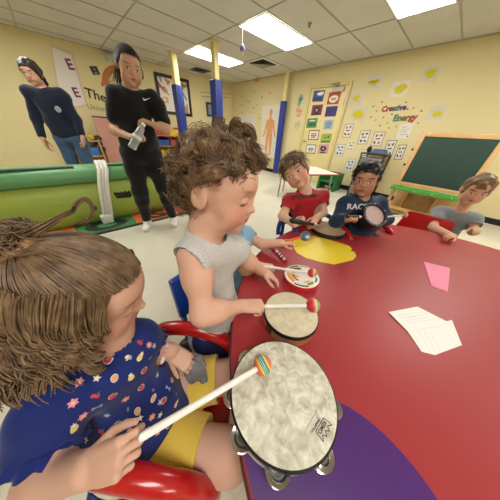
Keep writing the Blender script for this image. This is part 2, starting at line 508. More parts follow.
# floor: pale vinyl with fine specks
def floor_mat():
    m = bpy.data.materials.new('floor_vinyl'); m.use_nodes = True; N = m.node_tree.nodes; L = m.node_tree.links; b = N['Principled BSDF']
    tc = N.new('ShaderNodeTexCoord')
    n1 = N.new('ShaderNodeTexNoise'); n1.inputs['Scale'].default_value = 2.2; n1.inputs['Detail'].default_value = 6
    n2 = N.new('ShaderNodeTexNoise'); n2.inputs['Scale'].default_value = 38; n2.inputs['Detail'].default_value = 8; n2.inputs['Roughness'].default_value = .7
    br = N.new('ShaderNodeTexBrick'); br.offset = 0; br.inputs['Scale'].default_value = 1.0
    br.inputs['Brick Width'].default_value = .3048; br.inputs['Row Height'].default_value = .3048; br.inputs['Mortar Size'].default_value = .0012
    br.inputs['Color1'].default_value = (*lin('dcd7c4'), 1); br.inputs['Color2'].default_value = (*lin('d8d3bf'), 1); br.inputs['Mortar'].default_value = (*lin('c8c2ac'), 1)
    L.new(tc.outputs['Object'], n1.inputs['Vector']); L.new(tc.outputs['Object'], n2.inputs['Vector']); L.new(tc.outputs['Object'], br.inputs['Vector'])
    r2 = N.new('ShaderNodeMapRange'); r2.inputs[1].default_value = .60; r2.inputs[2].default_value = .70; L.new(n2.outputs['Fac'], r2.inputs[0])
    mx = N.new('ShaderNodeMix'); mx.data_type = 'RGBA'; mx.inputs[7].default_value = (*lin('b3a992'), 1)
    sc = N.new('ShaderNodeMath'); sc.operation = 'MULTIPLY'; sc.inputs[1].default_value = .55; L.new(r2.outputs[0], sc.inputs[0]); L.new(sc.outputs[0], mx.inputs[0])
    L.new(br.outputs['Color'], mx.inputs[6])
    m2 = N.new('ShaderNodeMix'); m2.data_type = 'RGBA'; m2.blend_type = 'MULTIPLY'; m2.inputs[0].default_value = .25
    L.new(mx.outputs[2], m2.inputs[6]); L.new(n1.outputs['Fac'], m2.inputs[7]); L.new(m2.outputs[2], b.inputs['Base Color'])
    b.inputs['Roughness'].default_value = .38; b.inputs['Specular IOR Level'].default_value = .35
    return m
structure(MB().box((XW-.1, YS-.1, -.1), (XE+.1, YN+.1, 0)), 'floor', floor_mat(), smooth=False)
m_ceil = mat('ceiling_tile', 'd2cec4', rough=0.9, var=0.06, scale=3, bump=0.15, bscale=220)
structure(MB().box((XW-.1, YS-.1, H), (XE+.1, YN+.1, H+.1)), 'ceiling', m_ceil, smooth=False)
structure(MB().box((XW-.1, YS, 0), (XW, YN, H)), 'wall_west', m_wall, smooth=False)
structure(MB().box((XW-.1, YN, 0), (XE+.1, YN+.1, H)), 'wall_north', m_wall, smooth=False)
structure(MB().box((XE, YS, 0), (XE+.1, YN, H)), 'wall_east', m_wall, smooth=False)
structure(MB().box((XW-.1, YS-.1, 0), (XE+.1, YS, H)), 'wall_south', m_wall, smooth=False)
structure(MB().box((XW, YN-.012, 0), (-4.25, YN, .10), .003).box((-2.30, YN-.012, 0), (XE, YN, .10), .003), 'baseboard_north', m_black)
structure(MB().box((XW, YS, 0), (XW+.012, YN-.02, .10), .003), 'baseboard_west', m_black)
# suspended-ceiling bars
m_bar = mat('ceiling_bar', 'aba696', rough=0.6)
g = MB()
for i in range(-3, 16):
    x = GX0+i*T2
    if XW < x < XE: g.box((x-.010, YS, H-.006), (x+.010, YN, H))
for j in range(-1, 7):
    y = GY0-j*2*T2
    if YS < y < YN: g.box((XW, y-.010, H-.0065), (XE, y+.010, H))
structure(g, 'trim_1', m_bar, smooth=False)
g = MB().box((XW, YN-.022, H-.007), (XE, YN, H)).box((XW, YS, H-.007), (XW+.022, YN-.023, H))
structure(g, 'trim_2', m_bar, smooth=False)
# door in the north wall
dc = [onN(312, 89.6), onN(346, 85.5), onN(335, 150), onN(301, 150)]
DX0, DX1, DZ = -3.18, -2.34, 2.03
dx = [p[0] for p in dc]; DZ = (dc[0][2]+dc[1][2])/2
DX0 = (dc[0][0]+onN(303, 142)[0])/2; DX1 = (dc[1][0]+onN(336, 144)[0])/2
m_door = mat('door_yellow', 'e0d093', rough=0.42)
d = structure(MB().box((DX0, YN-.030, .01), (DX1, YN-.002, DZ), .004), 'door_1', m_door)
fr = MB()
fr.box((DX0-.07, YN-.045, 0), (DX0-.006, YN-.001, DZ+.07), .004).box((DX1+.006, YN-.045, 0), (DX1+.07, YN-.001, DZ+.07), .004).box((DX0-.005, YN-.045, DZ+.006), (DX1+.005, YN-.001, DZ+.07), .004)
structure(fr, 'trim_3', mat('frame_yellow', 'd8c583', rough=.45))
m_chrome = mat('chrome', 'c9c9c9', rough=0.16, metal=1.0)
m_steel = mat('steel', 'a9a9a6', rough=0.35, metal=0.9)
hz = onN(305.6, 141)[2]
k = MB().lathe([(0, 0), (.032, 0), (.034, .008), (.018, .014), (.014, .045), (0, .045)], 20, M=frameM((DX0+.07, YN-.031, hz), (1, 0, 0), (0, 0, 1), (0, -1, 0)))
k.tube([(DX0+.07, YN-.07, hz), (DX0+.10, YN-.072, hz), (DX0+.18, YN-.072, hz-.004)], .011)
k.build('door_handle', m_steel, d)
for z in (1.78, .99, .25):
    MB().box((DX1-.004, YN-.040, z-.06), (DX1+.012, YN-.028, z+.06), .002).lathe([(.008, -.062), (.008, .062)], 10, c=(DX1+.004, YN-.044, z)).build('hinge', m_steel, d)
MB().box((DX1-.34, YN-.085, DZ-.10), (DX1-.06, YN-.031, DZ-.02), .008).build('door_closer', mat('closer_grey', 'b9b3a4', rough=.4), d)
MB().tube([(DX1-.22, YN-.06, DZ-.02), (DX1-.22, YN-.06, DZ+.012), (DX1-.36, YN-.16, DZ+.02), (DX1-.20, YN-.05, DZ+.05)], .010, 8).build('closer_arm', mat('closer_dark', '6d675c', rough=.4), d)

# ceiling troffers
m_lamp = mat('lamp_panel', 'fdfbf6', emit=LAMP)
m_white = mat('white_enamel', 'e9e7e0', rough=0.4)
NC = H-.0065
troff = None
def troffer(x0, y1, label):
    x1, y0 = x0+T2, y1-2*T2
    t = tag(empty('ceiling_light', ((x0+x1)/2, (y0+y1)/2, NC)), label, 'ceiling light', 'fluorescent ceiling lights')
    f = MB()
    for a, b in (((x0+.012, y0+.012), (x0+.03, y1-.012)), ((x1-.03, y0+.012), (x1-.012, y1-.012)), ((x0+.03, y0+.012), (x1-.03, y0+.03)), ((x0+.03, y1-.03), (x1-.03, y1-.012))):
        f.box((*a, NC-.012), (*b, NC), .002)
    f.build('frame', m_white, t)
    MB().box((x0+.03, y0+.03, NC-.008), (x1-.03, y1-.03, NC-.001)).build('diffuser', m_lamp, t, smooth=False)
bx = lambda i: GX0+i*T2
troffer(bx(3), GY0, 'lit white ceiling light nearest the hanging ice cream with purple scoop, largest in view')
troffer(bx(0), GY0, 'lit white ceiling light crossed by the yellow post with blue pad')
troffer(bx(6), GY0, 'lit white ceiling light above the chalkboard easel, cut off at the top')
for i in (0, 3, 9, 12):
    if i in (0, 3, 9, 12): troffer(bx(i), GY0-6*T2, 'added white ceiling light, unseen overhead beyond the top of the view')  # unseen row, added; its lamps are picked to set the foreground brightness
    if i > 6: troffer(bx(i), GY0, 'lit white ceiling light east of the chalkboard easel')
# air vents in the ceiling
def vent(x0, x1, y0, y1, label, mfr, mb_, ms):
    t = tag(empty('ceiling_vent', ((x0+x1)/2, (y0+y1)/2, H)), label, 'vent')
    MB().box((x0, y0, H-.010), (x1, y1, H-.0005), .002).build('frame', mfr, t)
    MB().box((x0+.05, y0+.05, H-.0125), (x1-.05, y1-.05, H-.0101)).build('backing', mb_, t)
    s = MB(); cx, cy = (x0+x1)/2, (y0+y1)/2
    for kx in (.23, .17, .11, .05):
        r = kx
        for a in range(4):
            c, n = math.cos(a*math.pi/2), math.sin(a*math.pi/2)
            p = lambda u, w, z: (cx+(u*c-w*n)*(x1-x0)/.6, cy+(u*n+w*c)*(y1-y0)/.6, z)
            s.add([p(-r, -r, H-.024), p(r, -r, H-.024), p(r-.03, -r+.03, H-.0128), p(-r+.03, -r+.03, H-.0128)], [(0, 1, 2, 3), (3, 2, 1, 0)])
    s.build('louvre', ms, t, smooth=False)
m_vd = mat('vent_dark', '3c3933', rough=.8)
vent(bx(1)+.02, bx(2)-.02, GY0+.02, GY0+T2-.02, 'square louvred ceiling vent beside the largest ceiling light', m_white, m_vd, mat('vent_metal', '9d998d', rough=.5))
vent(-6.2, -5.83, 3.36, 3.80, 'dark grey ceiling vent above the framed food bulletin board', mat('vent_dim', '5b564b', rough=.7), m_vd, mat('vent_dim2', '55504a', rough=.7))
# sprinkler head
sp = onz(310, 23, H)
MB().lathe([(.03, 0), (.03, -.004), (.012, -.008), (.010, -.03), (.022, -.034), (.022, -.037), (0, -.037)][::-1], 16, c=(sp[0], sp[1], H)).build('sprinkler', mat('brass', '8d7d5c', rough=.4, metal=.6))
s = bpy.data.objects['sprinkler']; tag(s, 'small sprinkler head on the ceiling tile right of the largest light', 'sprinkler')

# ------------------------------------------------------------------ yellow posts with blue pads
m_post = mat('post_yellow', 'e3d391', rough=.45)
m_pad = mat('pad_blue', '23388a', rough=.42, bump=.05, bscale=40)
def post(x, y, w, padw, ptop, rot, label, round_=False):
    t = tag(empty('padded_post', (x, y, 0), rot), label, 'post')
    M = np.array(WM[t])
    b = MB()
    if round_: b.lathe([(w/2, 0), (w/2, H)], 28, M=M)
    else: b.box((-w/2, -w/2, 0), (w/2, w/2, H), .004, M=M)
    b.build('post', m_post, t)
    c = MB()
    if round_: c.lathe([(w/2+.015, H-.03), (w/2+.018, H-.025), (w/2+.018, H-.001), (w/2, H-.001)], 28, M=M)
    else: c.box((-w/2-.025, -w/2-.025, H-.02), (w/2+.025, w/2+.025, H-.002), .003, M=M)
    c.build('collar', m_post, t)
    p = MB()
    if round_: p.lathe([(w/2+.002, .04), (padw/2, .045), (padw/2, ptop-.01), (padw/2-.012, ptop), (w/2+.002, ptop)], 28, M=M)
    else: p.box((-padw/2, -padw/2, .03), (padw/2, padw/2, ptop), .022, M=M, seg=3)
    p.build('pad', m_pad, t)
    q = MB()
    if round_: q.box((padw/2-.01, -.02, .05), (padw/2+.008, .02, ptop-.02), .004, M=M)
    else: q.box((padw/2-.004, -.025, .04), (padw/2+.008, .025, ptop-.02), .003, M=M)
    q.build('seam_flap', m_pad, t)
p1, p2, p3 = onz(172, 51.7, H), onz(214, 40.5, H), onz(288.8, 71.9, H)
post(p1[0], p1[1], .12, .185, 1.92, .1, 'yellow square post with blue pad in front of the food bulletin board')
post(p2[0], p2[1], .105, .185, 1.92, .1, 'yellow square post with blue pad crossing a lit ceiling light')
post(p3[0], YN-.14, .125, .185, 1.86, 0, 'round yellow post with blue pad against the wall beside the body outline', True)

# ------------------------------------------------------------------ things pinned to the walls
def wall_quad(corners, wall):
    f = onN if wall == 'N' else onW
    p = np.array([f(*c) for c in corners])     # tl, tr, br, bl
    c = p.mean(0)
    x = nrm((p[1]-p[0])+(p[2]-p[3])); w = (np.linalg.norm(p[1]-p[0])+np.linalg.norm(p[2]-p[3]))/2
    n = A(0, -1, 0) if wall == 'N' else A(1, 0, 0)
    y = np.cross(n, x); h = (abs((p[0]-p[3])@y)+abs((p[1]-p[2])@y))/2
    return c, x, y, n, w, h
def sheet_paper(name, label, cat, group, corners, wall, base, art=None, border=None, off=.0015, bw=.012, th=.0012, names=None):
    """a sheet on the wall; art = list of (material, [polygons as fractions of the sheet], part name)"""
    c, x, y, n, w, h = wall_quad(corners, wall)
    o = c+n*off
    M = frameM(o, x, y, n)
    t = tag(empty(name, M=Matrix(M.tolist())), label, cat, group)
    MB().box((-w/2, -h/2, 0), (w/2, h/2, th), M=M).build('sheet', border if border else base, t, smooth=False)
    z = th
    if border:
        MB().box((-w/2+bw, -h/2+bw, z), (w/2-bw, h/2-bw, z+.0006), M=M).build('panel', base, t, smooth=False); z += .0006
    for (mm, polys, pn) in (art or []):
        b = MB()
        for pl in polys: b.prism([(a*w, bb*h) for a, bb in pl], z, z+.0008, M=M)
        b.build(pn, mm, t, smooth=False); z += .0004
    return t, M, w, h, z
def blob(cx, cy, rx, ry, n=22, jag=.12, seed=0, rot=0):
    r = random.Random(seed); ph = [r.uniform(0, 6.28) for _ in range(4)]
    out = []
    for i in range(n):
        a = 2*math.pi*i/n
        k = 1+jag*(math.sin(2*a+ph[0])+.7*math.sin(3*a+ph[1])+.5*math.sin(5*a+ph[2]))
        px, py = rx*k*math.cos(a), ry*k*math.sin(a)
        out.append((cx+px*math.cos(rot)-py*math.sin(rot), cy+px*math.sin(rot)+py*math.cos(rot)))
    return out
def rect(x0, y0, x1, y1): return [(x0, y0), (x1, y0), (x1, y1), (x0, y1)]
m_paper = mat('paper_white', 'e2dccb', rough=.85, var=.06, scale=14)
m_paper2 = mat('paper_cream', 'd6d0bd', rough=.85, var=.08, scale=14)
m_yel = mat('poster_yellow_paint', 'd9cb22', rough=.7, var=.12, scale=30)
def C8(*a): return [(300+x*.16, 80+y*.16) for x, y in a]
def C7(*a): return [(335+x*.2, 50+y*.2) for x, y in a]
yp = [(C7((165, 122), (242, 120), (230, 200), (150, 198)), 'yellow sun painting on pale paper high above the door corner', [blob(-.02, -.02, .26, .24, 26, .25, 1), rect(-.3, -.0, .38, .05)]),
      (C7((290, 158), (375, 152), (360, 232), (270, 235)), 'yellow painting with one big round patch, right of the sun painting', [blob(.05, 0, .34, .30, 26, .10, 2)]),
      (C7((75, 218), (147, 213), (130, 283), (60, 280)), 'yellow painting with a thin slanted stroke, topmost beside the door', [blob(.02, .12, .18, .28, 20, .2, 3, -.7), blob(-.2, -.25, .12, .04, 14, .2, 4, .5)]),
      (C7((85, 290), (160, 287), (145, 358), (75, 355)), 'yellow painting with a squarish patch, lower of the two beside the door', [blob(.0, .0, .40, .30, 24, .07, 5)]),
      (C7((445, 85), (525, 78), (515, 165), (425, 155)), 'yellow painting highest on the wall above the chalkboard easel', [blob(.0, .05, .36, .26, 24, .15, 6)]),
      (C7((480, 280), (555, 270), (535, 355), (445, 350)), 'yellow painting just above the top of the chalkboard easel', [blob(.1, -.05, .26, .24, 24, .16, 7)])]
for i, (c, l, a) in enumerate(yp):
    t, M, w, h, z = sheet_paper('yellow_painting', l, 'painting', 'yellow paintings on the wall', c, 'N', m_paper2 if i != 1 else m_paper, [(m_yel, a, 'paint_patch')])
# door posters
mm = lambda n, c, **k: mat(n, c, rough=.6, **k)
m_dark = mm('ink_dark', '2b2326'); m_wht = mm('ink_white', 'ece8de')
dp = [(((88, 68), (158, 65), (150, 135), (83, 138)), '4a5d96', 'blue poster with a painted white glare patch at the top left of the door', [(m_wht, [blob(.15, .2, .26, .18, 20, .15, 1)], 'painted_glare'), (mm('ink_navy', '33417a'), [rect(-.4, -.4, .4, -.1)], 'text_block')]),  # the white blob is glare, painted onto the poster
      (((185, 80), (260, 75), (245, 152), (172, 155)), 'b2492f', 'red-orange poster with a white oval under the door closer', [(m_wht, [blob(0, -.05, .38, .30, 24, .03, 2)], 'oval'), (mm('ink_red', 'a04038'), [rect(-.24, -.02, .24, .06), rect(-.2, -.16, .2, -.08)], 'text_lines')]),
      (((82, 160), (147, 152), (138, 220), (72, 222)), '7c3550', 'maroon poster with a dark arch, second row on the door', [(m_dark, [blob(0, 0, .25, .30, 20, .04, 3)], 'arch'), (mm('ink_pink', 'b98396'), [blob(0, 0, .12, .16, 16, .05, 3)], 'centre'), (m_dark, [rect(-.35, -.42, .35, -.3)], 'text_line')]),
      (((168, 168), (240, 162), (228, 228), (158, 230)), '44357c', 'indigo poster in the right column of the door', [(mm('ink_violet', '2f2a68'), [rect(-.36, .1, .36, .2), rect(-.3, -.1, .3, 0), rect(-.34, -.3, .34, -.2)], 'text_lines')]),
      (((52, 243), (112, 238), (108, 298), (42, 300)), '4d8a55', 'green poster third from the top in the left column of the door', [(mm('ink_dgreen', '2b5a3c'), [rect(-.3, -.3, -.1, .0), rect(-.05, -.3, .1, .05), rect(.15, -.3, .35, 0)], 'figures'), (m_wht, [rect(-.3, .2, .3, .3)], 'text_line')]),
      (((155, 252), (213, 248), (208, 308), (150, 310)), '9db2bf', 'pale blue poster in the right column of the door', [(mm('ink_blue', '56739a'), [rect(-.3, .2, .3, .3), rect(-.34, -.02, .34, .1), rect(-.25, -.3, .25, -.15)], 'text_lines')]),
      (((62, 315), (124, 313), (118, 375), (53, 375)), 'e4dccc', 'white poster with dark scalloped border and red lettering left of the lime poster', [(mm('ink_brick', '9c4a44'), [rect(-.26, .08, .26, .18), rect(-.3, -.08, .3, .02), rect(-.2, -.25, .2, -.14)], 'text_lines')]),
      (((140, 338), (205, 335), (192, 395), (130, 393)), '93a94b', 'lime green poster in the right column of the door', [(mm('ink_dgreen2', '4c6a2e'), [rect(-.4, -.4, .4, -.25), blob(.2, .15, .1, .14, 12, .1, 5), blob(-.1, .05, .08, .1, 12, .1, 6)], 'figures'), (mm('ink_yellow', 'd3bd3f'), [rect(-.35, -.14, .35, -.06)], 'text_line')]),
      (((45, 402), (106, 405), (98, 460), (38, 458)), 'dfe0d6', 'white poster with dark corners lowest in the left column of the door', [(m_dark, [rect(-.26, .05, .26, .14), rect(-.3, -.1, .3, -.02), rect(-.2, -.26, .2, -.18)], 'text_lines')]),
      (((122, 402), (185, 402), (175, 462), (112, 460)), 'c891a3', 'pink poster with a dark round figure lowest in the right column of the door', [(m_dark, [blob(0, .05, .28, .3, 20, .08, 7), rect(-.25, -.42, .25, -.3)], 'figure'), (mm('ink_pale', 'b9a3a0'), [blob(0, .05, .1, .12, 12, .1, 8)], 'face')])]
for i, (c, col, l, art) in enumerate(dp):
    b = mm('door_poster_%d' % i, col)
    bd = m_dark if i in (6, 8) else None
    sheet_paper('door_poster', l, 'poster', 'posters on the yellow door', C8(*c), 'N', b, art, bd, off=.0315, bw=.018)
# colour cards (white sheets with four small pictures)
def C10(*a): return [(340+x*.1, 140+y*.1) for x, y in a]
cards = [(C7((48, 370), (93, 368), (80, 437), (37, 437)), 'b0522f', 'white picture card with orange-brown pictures under the square yellow painting', '8a5a4a'),
         (C7((127, 402), (178, 402), (162, 470), (113, 472)), '5f4a44', 'white picture card with dark brown pictures, between an orange-brown and a red card', '7a6660'),
         (C7((195, 408), (252, 410), (232, 480), (180, 480)), 'b23a44', 'white picture card with red pictures and a thin red border', '9c4a48'),
         (C7((258, 452), (305, 452), (290, 535), (240, 535)), '7d5a3c', 'white picture card with black border and brown pictures', '26221f'),
         (C8((230, 400), (280, 402), (270, 478), (218, 475)), '37406e', 'white picture card with navy pictures close to the door frame', '8b8ca0'),
         (C8((300, 372), (350, 372), (338, 450), (288, 450)), 'c9a72e', 'white picture card with yellow pictures', 'd8c66e'),
         (C10((218, 92), (315, 95), (280, 215), (188, 218)), 'c44a63', 'white picture card with pink-red pictures behind the head of the boy in blue', 'c98a92'),
         (C10((72, 188), (155, 190), (125, 318), (42, 305)), '2f6cb0', 'white picture card with blue pictures, lowest on the wall beside the green chair', '8fb2cf'),
         ([(399.6, 144.7), (407, 144.7), (402, 159.5), (393, 159.5)], '6a4034', 'white picture card with dark pictures half hidden by the easel frame', '2c2623')]
for i, (c, col, l, bc) in enumerate(cards):
    im = mm('card_ink_%d' % i, col)
    sheet_paper('picture_card', l, 'picture card', 'picture cards on the wall', c, 'N', mm('card_white', 'dedbd0'),
        [(im, [blob(-.2, .24, .10, .10, 12, .15, i), blob(.2, .26, .13, .08, 12, .2, i+20), blob(-.2, -.25, .13, .10, 12, .2, i+40), blob(.2, -.26, .11, .09, 12, .2, i+60)], 'pictures'), (m_dark, [rect(-.22, -.02, .22, .05)], 'caption')],
        mm('card_edge_%d' % i, bc), bw=.010)
sheet_paper('notice_sheet', 'large white notice sheet with faint grey writing left of the easel top', 'sheet', None, C7((325, 370), (388, 365), (375, 440), (308, 445)), 'N', mm('card_white2', 'e0dccd'),
    [(mm('ink_grey', 'b3b0a6'), [rect(-.35, .25, .1, .3), rect(-.35, .1, .3, .14), rect(-.35, -.05, .2, 0), rect(-.3, -.25, .3, -.2)], 'text_lines'), (m_dark, [blob(.36, -.36, .06, .05, 10, .1, 1)], 'stamp')])
# "Creative Energy" letters, each word a cut-out banner
def wall_word(text, c0, c1, colors, label):
    a, b = onN(*c0), onN(*c1); x = nrm(b-a); n = A(0, -1, 0); y = np.cross(n, x); W = np.linalg.norm(b-a)
    v, f = glyphs(text, 1.0, bold=.022)
    s = W/(v[:, 0].max()-v[:, 0].min()); M = frameM((a+b)/2+n*.002, x, y, n)
    t = tag(empty('wall_word', M=Matrix(M.tolist())), label, 'wall lettering')
    v2, f2 = glyphs(text, 1.0, bold=.055)
    e = MB(); vv = v2*s; vv[:, 2] = 0; e.addM(vv, f2, M)
    vv2 = vv.copy(); vv2[:, 2] = .003; e.addM(vv2, f2, M)
    e.build('outline', mm('word_edge', '4a3238'), t, smooth=False)
    vv = v*s; vv[:, 2] = .0042
    cx = np.array([vv[list(q), 0].mean() for q in f]); lo, hi = cx.min(), cx.max()+1e-6
    g = MB()
    mi = ((cx-lo)/(hi-lo)*len(colors)).astype(int)
    n0 = len(vv); g.addM(vv, f, M); g.mi = [int(q) for q in np.clip(mi, 0, len(colors)-1)]
    g.build('letters', [mm('word_'+q, q) for q in colors], t, smooth=False)
wall_word('Creative', (382, 109.5), (406.5, 107.2), ['b5393f', '8f4a52', '4d7f78', '5c4f8a'], 'small coloured word Creative on the yellow wall')
wall_word('Energy', (393.5, 118.5), (417, 117.2), ['3f8f78', '6a8a4a', 'a8633c', 'b04a4a'], 'small coloured word Energy below and right of Creative')
cf = [mm('dot_%d' % i, q) for i, q in enumerate(['a0483c', '5f4f3c', '7d8a4a', '6a4a6a', 'b08a3c'])]
dots = [(235, 260), (192, 282), (208, 305), (180, 336), (204, 350), (242, 337), (225, 377), (262, 365), (285, 322), (305, 383), (355, 262), (363, 295), (392, 290), (432, 305), (415, 365), (270, 390)]
for i, (x, y) in enumerate(dots):
    p = onN(335+x*.2, 50+y*.2)
    o = MB().prism([(p[0]+.016*math.cos(a), p[2]+.014*math.sin(a)) for a in np.arange(8)*math.pi/4], .001, .0025, M=frameM((0, YN, 0), (1, 0, 0), (0, 0, 1), (0, -1, 0))).build('confetti_dot', cf[i % 5], smooth=False)
    tag(o, 'tiny coloured dot scattered around the words Creative Energy on the wall', 'wall dot', 'dots around the wall words')
# body outline drawing and the sheet beside it
def C6(*a): return [(230+x*.2, 60+y*.2) for x, y in a]
m_or = mat('outline_orange', 'e2a267', rough=.8, var=.12, scale=14)
body = [(-.08, .30), (-.05, .34), (-.10, .42), (-.07, .48), (0, .50), (.07, .48), (.10, .42), (.05, .34), (.08, .30), (.22, .27), (.27, .18), (.33, .02), (.40, -.08), (.34, -.10), (.24, 0), (.19, .14), (.17, .0), (.20, -.1), (.19, -.28), (.16, -.47), (.24, -.49), (.07, -.49), (.05, -.3), (0, -.08), (-.05, -.3), (-.07, -.49), (-.24, -.49), (-.16, -.47), (-.19, -.28), (-.20, -.1), (-.17, .0), (-.19, .14), (-.24, 0), (-.34, -.10), (-.40, -.08), (-.33, .02), (-.27, .18), (-.22, .27)]
bodyp = [(x*.92, y*.88) for x, y in body]
sheet_paper('body_outline', 'large white paper with an orange body outline beside the blue padded post', 'drawing', None, C6((160, 228), (252, 225), (235, 490), (150, 482)), 'N', m_paper, [(m_or, [bodyp], 'outline')])
sheet_paper('paper_sheet', 'blank white paper sheet low on the wall left of the orange body outline', 'sheet', None, C6((42, 270), (128, 275), (120, 440), (32, 440)), 'N', m_paper)
for i, (x, y) in enumerate([(122, 160), (60, 183), (160, 186), (200, 165), (98, 212), (118, 240), (56, 225), (32, 180), (148, 292), (135, 225), (30, 255), (90, 205), (20, 300), (60, 262)]):
    p = onN(230+x*.2, 60+y*.2)
    o = MB().prism([(p[0]+px*.05, p[2]+py*.05) for px, py in blob(0, 0, .5, .42, 10, .3, i)], .001, .0025, M=frameM((0, YN, 0), (1, 0, 0), (0, 0, 1), (0, -1, 0))).build('leaf_sticker', mm('leaf_%d' % (i % 3), ['8f7440', 'a98a4c', '7d6336'][i % 3]), smooth=False)
    tag(o, 'small brown leaf sticker on the yellow wall around the body outline', 'sticker', 'leaf stickers on the wall')
# three paper crafts beside the post
for (x, y), cols, l in [((352, 200), ('8fae9c', '5f8f8a'), 'green-grey paper butterfly craft, topmost of three beside the padded post'),
                        ((344, 262), ('d98f7c', 'e3b9a4'), 'pink paper flower craft, middle of three beside the padded post'),
                        ((337, 325), ('b8c09a', 'd9c98f'), 'pale green paper shape craft, lowest of three beside the padded post')]:
    p = onN(230+x*.2, 60+y*.2); M = frameM(p+A(0, -.002, 0), (1, 0, 0), (0, 0, 1), (0, -1, 0))
    t = tag(empty('paper_craft', M=Matrix(M.tolist())), l, 'paper craft')
    MB().prism([(a*.085, b*.12) for a, b in blob(0, 0, .9, .9, 24, .22, int(x))], 0, .003, M=M).build('backing', mm('craft_'+cols[0], cols[0]), t, smooth=False)
    MB().prism([(a*.055, b*.075) for a, b in blob(0, 0, .8, .8, 20, .25, int(y))], .003, .005, M=M).build('centre', mm('craft_'+cols[1], cols[1]), t, smooth=False)
    MB().prism([(a*.02, b*.02) for a, b in blob(.5, .8, .8, .8, 10, .1, 3)]+[], .005, .0065, M=M).build('eye', m_dark, t, smooth=False)

# ------------------------------------------------------------------ west wall
# framed bulletin board
c4 = [(150.4, 71), (189, 80), (191.6, 117), (163, 113.2)]
c, x, y, n, w, h = wall_quad(c4, 'W')
def gridW(px, py):  # local coordinates on the board of a photo point
    q = onW(px, py)-c; return np.array([q@x, q@y])
M = frameM(c+n*.002, x, y, n)
t = tag(empty('bulletin_board', M=Matrix(M.tolist())), 'black framed white bulletin board with orange letters and food cut-outs', 'bulletin board')
f = MB(); fw = .07
f.box((-w/2, -h/2, 0), (-w/2+fw, h/2, .03), .004, M=M).box((w/2-fw, -h/2, 0), (w/2, h/2, .03), .004, M=M).box((-w/2+fw, -h/2, 0), (w/2-fw, -h/2+fw, .03), .004, M=M).box((-w/2+fw, h/2-fw, 0), (w/2-fw, h/2, .03), .004, M=M)
f.build('frame', mat('frame_black', '17161a', rough=.5), t)
MB().box((-w/2+fw, -h/2+fw, .001), (w/2-fw, h/2-fw, .008), M=M).build('backing', mm('board_white', 'e3ded2'), t, smooth=False)
def letter(px, py, ch, size, col, rot=0):
    size *= .5; v, fc = glyphs(ch, 1, bold=.035); v = v*size; q = gridW(px, py); R = np.array([[math.cos(rot), -math.sin(rot)], [math.sin(rot), math.cos(rot)]])
    vv = np.c_[v[:, :2] @ R.T+q, np.full(len(v), .0095)]; lo = vv.copy(); lo[:, 2] = .0082
    MB().addM(vv, fc, M).addM(lo, fc, M).build('letter', mm('ltr_'+col, col), t, smooth=False)
S20 = lambda X, Y: (140+X*.2, 60+Y*.2)
for (X, Y), ch, sz, col, r in [((92, 128), 'A', .62, 'b4563c', .25), ((122, 150), 'B', .34, 'b8502e', 0), ((138, 162), 'L', .30, 'b86a30', 0), ((122, 200), 'C', .34, 'cf9a4a', 0), ((137, 203), 'E', .30, 'c9883c', 0)]:
    letter(*S20(X, Y), ch, sz, col, r)
def cut(px, py, poly, col, nm='food_cutout'):
    q = gridW(px, py)
    MB().prism([(q[0]+a*.62, q[1]+b*.62) for a, b in poly], .0082, .0105, M=M).build(nm, mm('cut_'+col, col), t, smooth=False)
tri = lambda s, r: [(s*math.cos(r+a), s*math.sin(r+a)) for a in (0, 2.4, 3.9)]
for (X, Y), s, r, col in [((100, 92), .17, -1.4, '9b958c'), ((133, 105), .17, 2.4, 'c08b4a'), ((212, 135), .22, -2.2, 'c99a3c'), ((232, 245), .26, 1.2, 'c4913a'), ((206, 215), .09, 1, '8a4a3a')]:
    cut(*S20(X, Y), tri(s, r), col)
cut(*S20(222, 182), [(-.13, .12), (-.06, .16), (.14, -.12), (.07, -.16)], '8f8c88'); cut(*S20(212, 130), blob(0, 0, .06, .05, 10, .1, 3), 'a2482f')
cut(*S20(230, 128), blob(0, 0, .05, .05, 10, .1, 5), 'b06a34')
# lettering on the wall: arc with arrow head, The, Union
def wtext(text, px0, px1, py0, py1, col, label, bold=.01):
    a, b = onW(px0, py0), onW(px1, py1); xx = nrm(b-a); yy = np.cross(A(1, 0, 0), xx); v, fc = glyphs(text, 1, bold=bold); s_ = np.linalg.norm(b-a)/(v[:, 0].max()-v[:, 0].min())
    vv = v*s_; vv[:, 2] = .002; lo = vv.copy(); lo[:, 2] = 0.0005; MM = frameM((a+b)/2, xx, yy, A(1, 0, 0))
    o = MB().addM(vv, fc, MM).addM(lo, fc, MM).build('wall_word', mm('wt_'+col, col), smooth=False); tag(o, label, 'wall lettering'); return o
wtext('The', 85, 106, 92.5, 98.5, '2a2620', 'large black painted word The on the yellow wall', .02)
wtext('Union', 87.5, 105.5, 106.5, 109.5, '8a7e5c', 'small grey painted word Union below the large word The', .005)
ctr = onW(116, 80); 
arcpts = [onW(*p) for p in [(104.5, 84), (105, 78), (107.5, 72.5), (112, 69), (117, 68), (120.5, 71.5), (122, 77), (122, 86)]]
arc2 = MB()
Z = A(1, 0, 0)
pts = []
ap = np.array(arcpts); tt = np.linspace(0, len(ap)-1, 30); sp_ = np.stack([np.interp(tt, range(len(ap)), ap[:, i]) for i in range(3)], 1)
for _ in range(3): sp_[1:-1] = (sp_[:-2]+2*sp_[1:-1]+sp_[2:])/4
tg = np.gradient(sp_, axis=0); tg /= np.linalg.norm(tg, axis=1)[:, None]; nn = np.cross(tg, Z)
wd_ = np.interp(np.linspace(0, 1, 30), [0, .3, 1], [.07, .085, .06])[:, None]
L_, R_ = sp_+nn*wd_*.75, sp_-nn*wd_*.75
